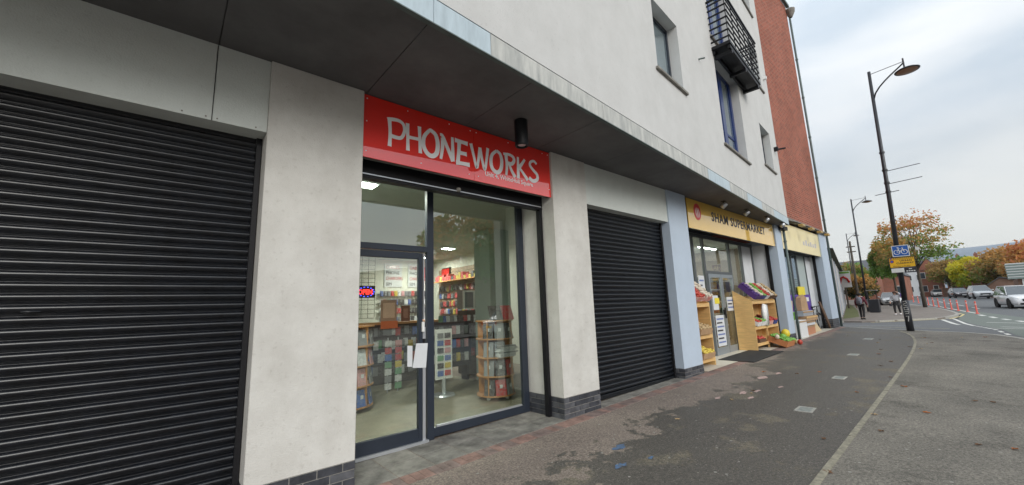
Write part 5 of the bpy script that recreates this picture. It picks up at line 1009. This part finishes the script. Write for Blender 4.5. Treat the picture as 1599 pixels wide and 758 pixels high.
# ------------------------------------------------------------------ trees
def tree(x, y, h, rx, rz_, tones, lab, trunk_h, tr=.16, n=5200, ls=.16, dens=26, name='autumn_tree', seed=1, lean=0, droop=0, gap=.0, sq=1.0, branchy=False, ryy=None):
    rnd = random.Random(seed); z0 = gz(x); t = T(name, lab, 'tree', (x, y, z0)); ry = ryy or rx
    cz = z0+h-rz_; tk = MB(); tk.tube([(x, y, z0-.1), (x+lean*.3, y+lean*.3, z0+trunk_h*.6), (x+lean*.5, y+lean*.5, z0+trunk_h), (x+lean, y+lean, cz+rz_*.55)], [tr, tr*.75, tr*.62, tr*.15], 9)
    tk.build('trunk', M['bark'], t, smooth=True); br = MB(); cl_ = []
    for i in range(dens):
        a = rnd.uniform(0, 6.283); el = math.asin(rnd.uniform(-.75, 1)); rr = rnd.uniform(.55, 1.0)**.6
        c = Vector((x+lean+rx*rr*math.cos(a)*math.cos(el), y+lean+ry*rr*math.sin(a)*math.cos(el), cz+rz_*rr*math.sin(el)-droop*rr)); cl_.append(c)
        s = Vector((x+lean*.5, y+lean*.5, z0+trunk_h*rnd.uniform(.85, 1.0)+max(0, (c.z-z0-trunk_h))*rnd.uniform(.1, .5))); mid = s.lerp(c, .5)+Vector((0, 0, .15*rx))
        br.tube([s, mid, c], [tr*.24, tr*.15, tr*.05], 5)
    br.build('branches', M['bark'], t, smooth=True)
    vs = []; fs = []; mi = []; per = n//dens
    for ci, c in enumerate(cl_):
        cr_ = rx*rnd.uniform(.26, .42); tone = rnd.randrange(len(tones)) if len(tones) > 1 else 0; 
        hi = (c.z-(cz-rz_))/(2*rz_)
        for j in range(per):
            d = Vector((rnd.gauss(0, 1), rnd.gauss(0, 1), rnd.gauss(0, .62 if not branchy else .3))); d = d.normalized()*cr_*rnd.uniform(.2, 1.0)**.5*(1 if not branchy else 1.15)
            p = c+d; u = Vector((rnd.gauss(0, 1), rnd.gauss(0, 1), rnd.gauss(0, 1))).normalized(); v = u.cross(Vector((rnd.gauss(0, 1), rnd.gauss(0, 1), rnd.gauss(0, 1)))).normalized()
            s = ls*rnd.uniform(.6, 1.2); k = len(vs); vs += [p-u*s, p+v*s*.5, p+u*s, p-v*s*.5]; fs.append((k, k+1, k+2, k+3))
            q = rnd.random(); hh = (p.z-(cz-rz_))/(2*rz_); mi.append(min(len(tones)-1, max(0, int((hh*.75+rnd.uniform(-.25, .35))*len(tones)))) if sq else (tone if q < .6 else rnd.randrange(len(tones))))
    me = bpy.data.meshes.new('crown'); cc = Vector((x, y, z0)); me.from_pydata([p-cc for p in vs], [], fs)
    for m in tones: me.materials.append(m)
    me.polygons.foreach_set('material_index', mi); o = bpy.data.objects.new('crown', me); C.objects.link(o); o.parent = t
    return t
def leafm(n, c):
    m = mat(n, c, .6, spec=.3); b = m.node_tree.nodes['Principled BSDF']; b.inputs['Subsurface Weight'].default_value = 0
    tl = m.node_tree.nodes.new('ShaderNodeBsdfTranslucent'); tl.inputs[0].default_value = (*[min(1, v*1.6) for v in c], 1); mxs = m.node_tree.nodes.new('ShaderNodeMixShader'); mxs.inputs[0].default_value = .35
    o = m.node_tree.nodes['Material Output']; m.node_tree.links.new(b.outputs[0], mxs.inputs[1]); m.node_tree.links.new(tl.outputs[0], mxs.inputs[2]); m.node_tree.links.new(mxs.outputs[0], o.inputs[0]); return m
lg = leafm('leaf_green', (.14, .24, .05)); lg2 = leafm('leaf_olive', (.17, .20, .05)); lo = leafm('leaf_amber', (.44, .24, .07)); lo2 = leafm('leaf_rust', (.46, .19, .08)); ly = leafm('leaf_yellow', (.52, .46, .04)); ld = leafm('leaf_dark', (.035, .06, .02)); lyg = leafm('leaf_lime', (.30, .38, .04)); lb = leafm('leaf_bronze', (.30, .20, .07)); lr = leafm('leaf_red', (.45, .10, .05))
tree(53.0, 3.35, 8.6, 2.6, 2.4, [lg, lg2, lo, lo2], 'tall loose orange tree beside the pavement behind the yellow sign', 3.4, .16, 4200, .13, 36, seed=3, branchy=True, ryy=2.3)
tree(56.0, 5.35, 6.6, 1.8, 2.0, [lg, lg, lg2, lo], 'green and orange tree left of the lamp post signs', 2.9, .13, 5200, .17, 30, seed=4, ryy=1.5)
tree(50.5, 4.45, 6.6, 1.5, 1.5, [lg2, lb, lo], 'small amber tree directly behind the near lamp post', 2.6, .15, 2000, .14, 20, seed=9, ryy=1.3)
tree(104, .35, 6.4, 3.2, 2.6, [lyg, ly, ly], 'round bright yellow green tree across the road', 1.7, .2, 9000, .26, 34, seed=5, ryy=2.0)
tree(112, 3.3, 6.4, 3.4, 2.3, [lg2, lb, lb], 'bronze tree left of the yellow green tree', 1.8, .2, 5000, .28, 26, seed=6, ryy=2.2)
tree(118, 1.6, 7.2, 3.4, 2.9, [ld, ld, lg], 'dark green tree behind the yellow green tree', 2, .2, 5000, .3, 26, seed=7, ryy=1.6)
tree(98, -2.9, 6.7, 4, 2.6, [lg2, lb, lo], 'big bronze and orange tree right of the yellow green tree', 2, .25, 8000, .28, 34, seed=8, ryy=2.5)
tree(92, -5.6, 6.8, 4, 2.7, [lb, lo, lo2], 'rust orange tree at the right edge above the green roofed building', 2, .25, 8000, .28, 34, seed=12, ryy=2.4)
tree(76, 11.3, 5.4, 2.4, 2.2, [ld, lg, lb], 'dark bushy tree left of the litter bin beyond the verge', .8, .15, 5000, .2, 26, name='bushy_tree', seed=10, ryy=1.6)
tree(86, 12.6, 5.4, 3, 2.5, [ld, lg, lg], 'dark green bushy tree behind the billboard', .8, .15, 5000, .22, 26, name='bushy_tree', seed=11, ryy=1.9)
tree(62, 9.0, 3.6, 1.8, 1.5, [ld, lb, lo], 'low russet bush by the wooden pole', .6, .1, 3000, .18, 20, name='bushy_tree', seed=13, ryy=1.3)
# billboard
bb = T('billboard', 'white billboard with a red arrow mark beyond the low shop row', 'sign', (54, 8.85, .4)); MB().box(54, 54.1, 8.45, 9.75, 2.5, 4.2).build('board', M['signwhite'], bb)
mb = MB(); mb.tube([(53.93, 9.4, 2.9), (53.93, 9.2, 3.5), (53.93, 9.0, 3.6), (53.93, 8.75, 3.4), (53.93, 8.6, 3.0)], .11, 6); mb.build('red_mark', M['redlens'], bb); MB().box(53.99, 53.999, 8.5, 9.7, 3.95, 4.15).build('top_strip', FM['melon'], bb); MB().tube([(54.06, 9.0, .3), (54.06, 9.0, 2.5)], .08, 8).build('post', M['bark'], bb)
# ------------------------------------------------------------------ vehicles
def car(name, lab, x, y, heading, paint, L=4.5, Wd=1.85, H=1.6, kind='suv', base=0.0):
    z0 = gz(x)-.05+base; t = T(name, lab, 'car', (x, y, z0), heading); h2 = L/2; w = Wd/2; belt = H*.60 if kind == 'suv' else H*.62
    # local +X is the front; lower body lofted from cross-sections
    st = [(-h2, .30, belt*.80, .78), (-h2+.06, .24, belt*.97, .90), (-h2+.5, .22, belt, .985), (-.4, .2, belt, 1.0), (h2*.42, .2, belt*.985, 1.0), (h2*.62, .21, belt*.93, .985), (h2-.25, .22, belt*.84, .93), (h2-.05, .26, belt*.70, .84), (h2, .34, belt*.56, .74)]
    mb = MB(); ring_ = []
    for (px, a, b, k) in st:
        ww = w*k; ring_.append([(px, -ww*.90, a), (px, -ww*.99, a+.12), (px, -ww, (a+b)/2), (px, -ww*.96, b-.07), (px, -ww*.80, b), (px, 0, b+.025), (px, ww*.80, b), (px, ww*.96, b-.07), (px, ww, (a+b)/2), (px, ww*.99, a+.12), (px, ww*.90, a)])
    n = 11; vs = [p for r in ring_ for p in r]; fs = []
    for i in range(len(st)-1):
        for j in range(n): fs.append((i*n+j, (i+1)*n+j, (i+1)*n+(j+1) % n, i*n+(j+1) % n))
    fs += [tuple(range(n)), tuple(range(len(vs)-1, len(vs)-n-1, -1))]
    mb.add(vs, fs); mb.build('body', paint, t, local=True, smooth=True)
    # cabin
    rb_, rf_ = (-h2+.45, -h2*.02) if kind == 'suv' else (-h2+.95, h2*.02); bb_, bf_ = (-h2+.08, h2*.44) if kind == 'suv' else (-h2+.55, h2*.40)
    zb = belt-.03; wb_, wt = w*.92, w*.66
    cab = [(bb_, zb, wb_), (rb_, H-.06, wt), (rb_+.35, H, wt), (rf_-.3, H, wt), (rf_, H-.05, wt), (bf_, zb, wb_)]
    vs = []; 
    for (px, pz, pw) in cab: vs += [(px, -pw, pz), (px, pw, pz)]
    MB().add(vs, [(0,2,3,1), (8,10,11,9), (0,10,8,6,4,2), (1,3,5,7,9,11)], 0).build('windows', M['carglass'], t, local=True)
    rf = MB().box(rb_, rf_, -wt-.015, wt+.015, H-.055, H+.012)
    for s in (-1, 1):
        for (a, b) in (((bb_+.02, zb), (rb_+.02, H-.05)), ((0.5*(rb_+rf_), zb), (0.5*(rb_+rf_)-.03, H-.04)), ((bf_, zb), (rf_, H-.05))):
            y0, y1 = s*(wb_+.006), s*(wt+.006); d = .07
            rf.add([(a[0]-d/2, y0, a[1]), (a[0]+d/2, y0, a[1]), (b[0]+d/2, y1, b[1]), (b[0]-d/2, y1, b[1]), (a[0]-d/2, y0-s*.03, a[1]), (a[0]+d/2, y0-s*.03, a[1]), (b[0]+d/2, y1-s*.03, b[1]), (b[0]-d/2, y1-s*.03, b[1])], [(0,1,2,3),(4,5,6,7),(0,4,5,1),(1,5,6,2),(2,6,7,3),(3,7,4,0)])
    rf.build('roof', paint, t, local=True, bevel=.01)
    R_ = .36 if kind == 'suv' else .32
    for sx in (-h2*.60, h2*.62):
        for s in (-1, 1):
            yy = s*(w-.09); wl = MB().lathe((sx, yy-.10, R_-.02), [(0, 0), (R_*.7, 0), (R_, .03), (R_, .17), (R_*.7, .2), (0, .2)], 20, ax='y').build('wheel', M['tyre'], t, local=True)
            rm = MB().lathe((0, (.105 if s > 0 else -.105), R_), [(0, .01*s), (R_*.18, .008*s), (R_*.62, 0), (R_*.66, .005*s)], 12, ax='y'); q = rm.build('rim', M['rim'], wl, local=True)
            MB().lathe((sx, s*(w-.005)-.01, R_-.0), [(0, 0), (R_+.07, 0), (R_+.07, .02), (0, .02)], 20, ax='y').build('wheel_arch', M['tyre'], t, local=True)
            q.location.y = .1+.105*s-.0; 
    for s in (-1, 1):
        MB().tube([(h2-.30, s*w*.86, belt*.76), (h2-.08, s*w*.60, belt*.68)], [.07, .09], 8).build('headlight', M['headlight'], t, local=True, smooth=True)
        MB().box(-h2-.005, -h2+.16, s*w*.74-.10, s*w*.74+.10, belt*.66, belt*.86).build('tail_light', M['redlens'], t, local=True)
        MB().tube([(bf_-.35, s*w*.93, belt+.05), (bf_-.33, s*(w+.13), belt+.09)], [.04, .08], 8).build('wing_mirror', paint, t, local=True, smooth=True)
        MB().box(-h2*.35, -h2*.15, s*w+(-.001 if s > 0 else -.012), s*w+(.012 if s > 0 else .001), belt*.82, belt*.86).build('door_handle', M['black'], t, local=True)
    MB().box(h2-.02, h2+.018, -w*.46, w*.46, belt*.52, belt*.68).build('grille', M['black'], t, local=True); MB().box(h2-.03, h2+.012, -w*.62, w*.62, .27, .40).build('lower_grille', M['black'], t, local=True)
    MB().box(h2+.019, h2+.03, -.26, .26, belt*.43, belt*.43+.11).build('number_plate', M['signwhite'], t, local=True); MB().box(-h2-.03, -h2-.006, -.26, .26, belt*.5, belt*.5+.11).build('number_plate', M['signyel'], t, local=True)
    return t
def paint(n, c, r=.25): return mat(n, c, r, spec=.6, coat=.6)
pw = paint('white_car_paint', (.72, .73, .75)); ps = paint('silver_car_paint', (.42, .44, .46)); pb = paint('black_car_paint', (.03, .025, .032)); pg = paint('grey_car_paint', (.30, .31, .33))
car('parked_car', 'white sport utility car coming along the road at the right edge', 50.9, -2.05, R(180+12), pw, 4.5, 1.88, 1.72)
car('parked_car', 'silver off road car parked across the road right of the black car', 80.5, -.2, R(180+10), ps, 4.6, 1.85, 1.72)
car('parked_car', 'black car parked across the road beside the silver one', 92, 1.85, R(180+14), pb, 4.4, 1.8, 1.55)
car('parked_car', 'white saloon parked farther up the road left of the black car', 112, 5.0, R(180+10), pw, 4.4, 1.75, 1.42, 'saloon')
car('parked_car', 'grey car at the far end of the parked row', 124, 7.2, R(180+10), pg, 4.2, 1.75, 1.42, 'saloon')
car('parked_car', 'silver car half hidden behind the litter bin and tree', 62, 6.55, R(180+8), ps, 4.3, 1.8, 1.45, 'saloon')
# ------------------------------------------------------------------ distant houses, hill
sl_ = mat('slate_roof', (.085, .09, .10), .8, ns=2, amt=.25); wf_ = M['signwhite']
def house(x0, x1, y0, y1, hz, ridge, wallm, lab, gable='x', chim=(), wins=True, name='brick_house'):
    z = gz(x0)-.2; t = T(name, lab, 'house', ((x0+x1)/2, (y0+y1)/2, z)); MB().box(x0, x1, y0, y1, z, z+hz).build('wall', wallm, t)
    if gable == 'y': rf = MB().prismx([(y0-.2, z+hz-.05), (y1+.2, z+hz-.05), ((y0+y1)/2, z+ridge)], x0-.15, x1+.15); MB().prismx([(y0, z+hz), (y1, z+hz), ((y0+y1)/2, z+ridge-.2)], x0-.16, x0-.151).build('gable', wallm, t)
    else: rf = MB().prismy([(x0-.2, z+hz-.05), (x1+.2, z+hz-.05), ((x0+x1)/2, z+ridge)], y0-.15, y1+.15)
    r_ = rf.build('roof', sl_, t)
    for (cy,) in chim: MB().box((x0+x1)/2-.4, (x0+x1)/2+.4, cy-.32, cy+.32, z+ridge-.6, z+ridge+1.1).box((x0+x1)/2-.25, (x0+x1)/2-.05, cy-.1, cy+.1, z+ridge+1.1, z+ridge+1.4).build('chimney', wallm, r_)
    if wins:
        yy = y0+.5
        while yy < y1-.9:
            for zz in (1.1, 3.7):
                if zz+1.3 < hz:
                    f = MB().box(x0-.06, x0-.002, yy, yy+.75, z+zz, z+zz+1.25).build('window', wf_, t); MB().box(x0-.075, x0-.062, yy+.07, yy+.68, z+zz+.07, z+zz+1.18).build('pane', M['carglass'], f)
            yy += 1.5
    return t
house(114, 124, 4.3, 7.4, 5.4, 8.0, M['farbrick'], 'red brick gabled house between the orange tree and the bronze tree', 'y')
house(128, 138, 7.3, 12.5, 6.2, 8.6, M['paper'], 'pale fronted house left of the red brick gable', 'x', chim=((10,),))
house(84, 92, 6.9, 9.4, 3.9, 5.8, M['farbrick'], 'small orange brick house seen under the tree behind the sign post', 'y')
house(135, 145, -3.5, 4.3, 5.9, 8.2, M['farbrick'], 'brick terrace behind the yellow tree with a tall chimney', 'x', chim=((1.9,), (-.9,)))
house(128, 138, -12, -3.6, 5.9, 8.6, M['farbrick2'], 'brick terrace behind the rust orange tree', 'x', chim=((-5.5,), (-8.5,)))
house(100, 112, 12, 18, 5.5, 8, M['farbrick'], 'distant red house behind the middle street lamp', 'x')
gb = T('green_roofed_building', 'low brick building with a grey green ribbed roof at the right edge', 'building', (70, -5.5, .5))
MB().box(70, 78, -12, -3.0, .3, 2.75).build('wall', M['farbrick2'], gb)
gm = mat('grey_green_sheet', (.20, .25, .24), .6); 
for i in range(6): MB().box(69.7-.0+i*.12, 69.8+i*.12, -12.2, -2.35, 2.76+i*.29, 2.95+i*.29).build('roof_slat', gm, gb); MB().box(69.85+i*.12, 69.9+i*.12, -12.2, -2.4, 2.951+i*.29, 3.04+i*.29).build('roof_gap', M['signwhite'], gb)
for i in range(5): MB().box(69.93, 69.999, -3.5-i*1.7, -3.3-i*1.7, .3, 2.7).build('pier', M['paper'], gb)
fw_ = T('boundary_wall', 'brown brick boundary wall with pitched caps behind the parked cars', 'wall', (84, -1.5, .6))
for i in range(7):
    y0 = -2.4+i*.95; MB().box(96+i*1.8, 96.3+i*1.8, y0, y0+.80, .5, 2.4+.5*(i < 3)).build('wall_panel', M['farbrick2'], fw_); MB().box(95.9+i*1.8, 96.4+i*1.8, y0+.801, y0+.95, .5, 2.7+.5*(i < 3)).build('pier', M['farbrick'], fw_)
lb_ = T('brick_outbuilding', 'small brown brick lean-to right of the yellow tree', 'building', (80, -2.6, .6)); MB().prismx([(-3.6, .4), (-1.05, .4), (-1.05, 2.3), (-2.2, 3.3), (-3.6, 2.9)], 86, 91).build('wall', M['farbrick2'], lb_); MB().prismx([(-3.7, 2.92), (-2.2, 3.34), (-.95, 2.3), (-.95, 2.4), (-2.2, 3.45), (-3.7, 3.03)], 85.8, 91.2).build('roof', sl_, lb_)
# hill: a long ridge three kilometres off
hm = mat('distant_heather_hill', (.12, .16, .21), .95, ns=.004, amt=.18)
hv = []; hf = []; NY = 60
prof_ = [(-2600, 330), (-1400, 300), (-600, 262), (-175, 230), (-90, 222), (-20, 218), (60, 215), (134, 212), (260, 190), (414, 150), (700, 110), (1200, 60), (2000, 20)]
def ph(y):
    for i in range(len(prof_)-1):
        if y <= prof_[i+1][0]: a, b = prof_[i], prof_[i+1]; return a[1]+(b[1]-a[1])*(y-a[0])/(b[0]-a[0])
    return prof_[-1][1]
for i in range(NY+1):
    y = -2600+i*4600/NY; H_ = ph(y)+8*mnoise.noise(Vector((y*.004, 0, 0)))
    for j, (dx, k) in enumerate(((-1500, 0), (-900, .28), (-400, .72), (0, 1), (500, 1.02))): hv.append((3000+dx, y*(1+dx/3000), H_*k+3*mnoise.noise(Vector((y*.02, dx, 0)))-(5 if j == 0 else 0)))
for i in range(NY):
    for j in range(4): a = i*5+j; hf.append((a, a+5, a+6, a+1))
me = bpy.data.meshes.new('hills'); me.from_pydata(hv, [], hf); me.materials.append(hm); me.polygons.foreach_set('use_smooth', [True]*len(me.polygons)); ho = bpy.data.objects.new('hills', me); C.objects.link(ho); tag(ho, kind='structure')
# ------------------------------------------------------------------ across the road behind the camera (seen in the glass)
house(-14, 12, -30, -24, 5.6, 7.4, M['farbrick'], 'red brick terrace across the road, reflected in the shop glass', 'x', wins=False, name='brick_terrace')
house(12.5, 45, -31, -24, 5.2, 7.2, M['farbrick2'], 'brown brick terrace across the road further along, reflected in the shop glass', 'x', wins=False, name='brick_terrace')
tree(13.8, -10.6, 7.4, 2.6, 2.4, [lg, lg2, lo], 'street tree on the opposite pavement, reflected in the shop glass', 2.6, .16, 4200, .2, 26, name='street_tree', seed=21)
car('parked_car', 'silver car parked across the road, reflected in the shop glass', 15.5, -7.6, R(3), ps, 4.4, 1.8, 1.45, 'saloon')
car('parked_car', 'dark car parked across the road, reflected in the supermarket glass', 22.5, -7.8, R(3), pb, 4.4, 1.8, 1.45, 'saloon')
# ------------------------------------------------------------------ air
hz = MB().box(-40, 3300, -900, 900, -1.5, 300).build('haze', [], None)
hz.data.materials.clear(); hm_ = bpy.data.materials.new('air'); hm_.use_nodes = True; tt = hm_.node_tree; tt.nodes.clear(); oo = tt.nodes.new('ShaderNodeOutputMaterial'); pv_ = tt.nodes.new('ShaderNodeVolumePrincipled')
pv_.inputs['Density'].default_value = .00013; pv_.inputs['Color'].default_value = (.82, .88, .95, 1); tt.links.new(pv_.outputs[0], oo.inputs['Volume']); hz.data.materials.append(hm_); tag(hz, kind='stuff')
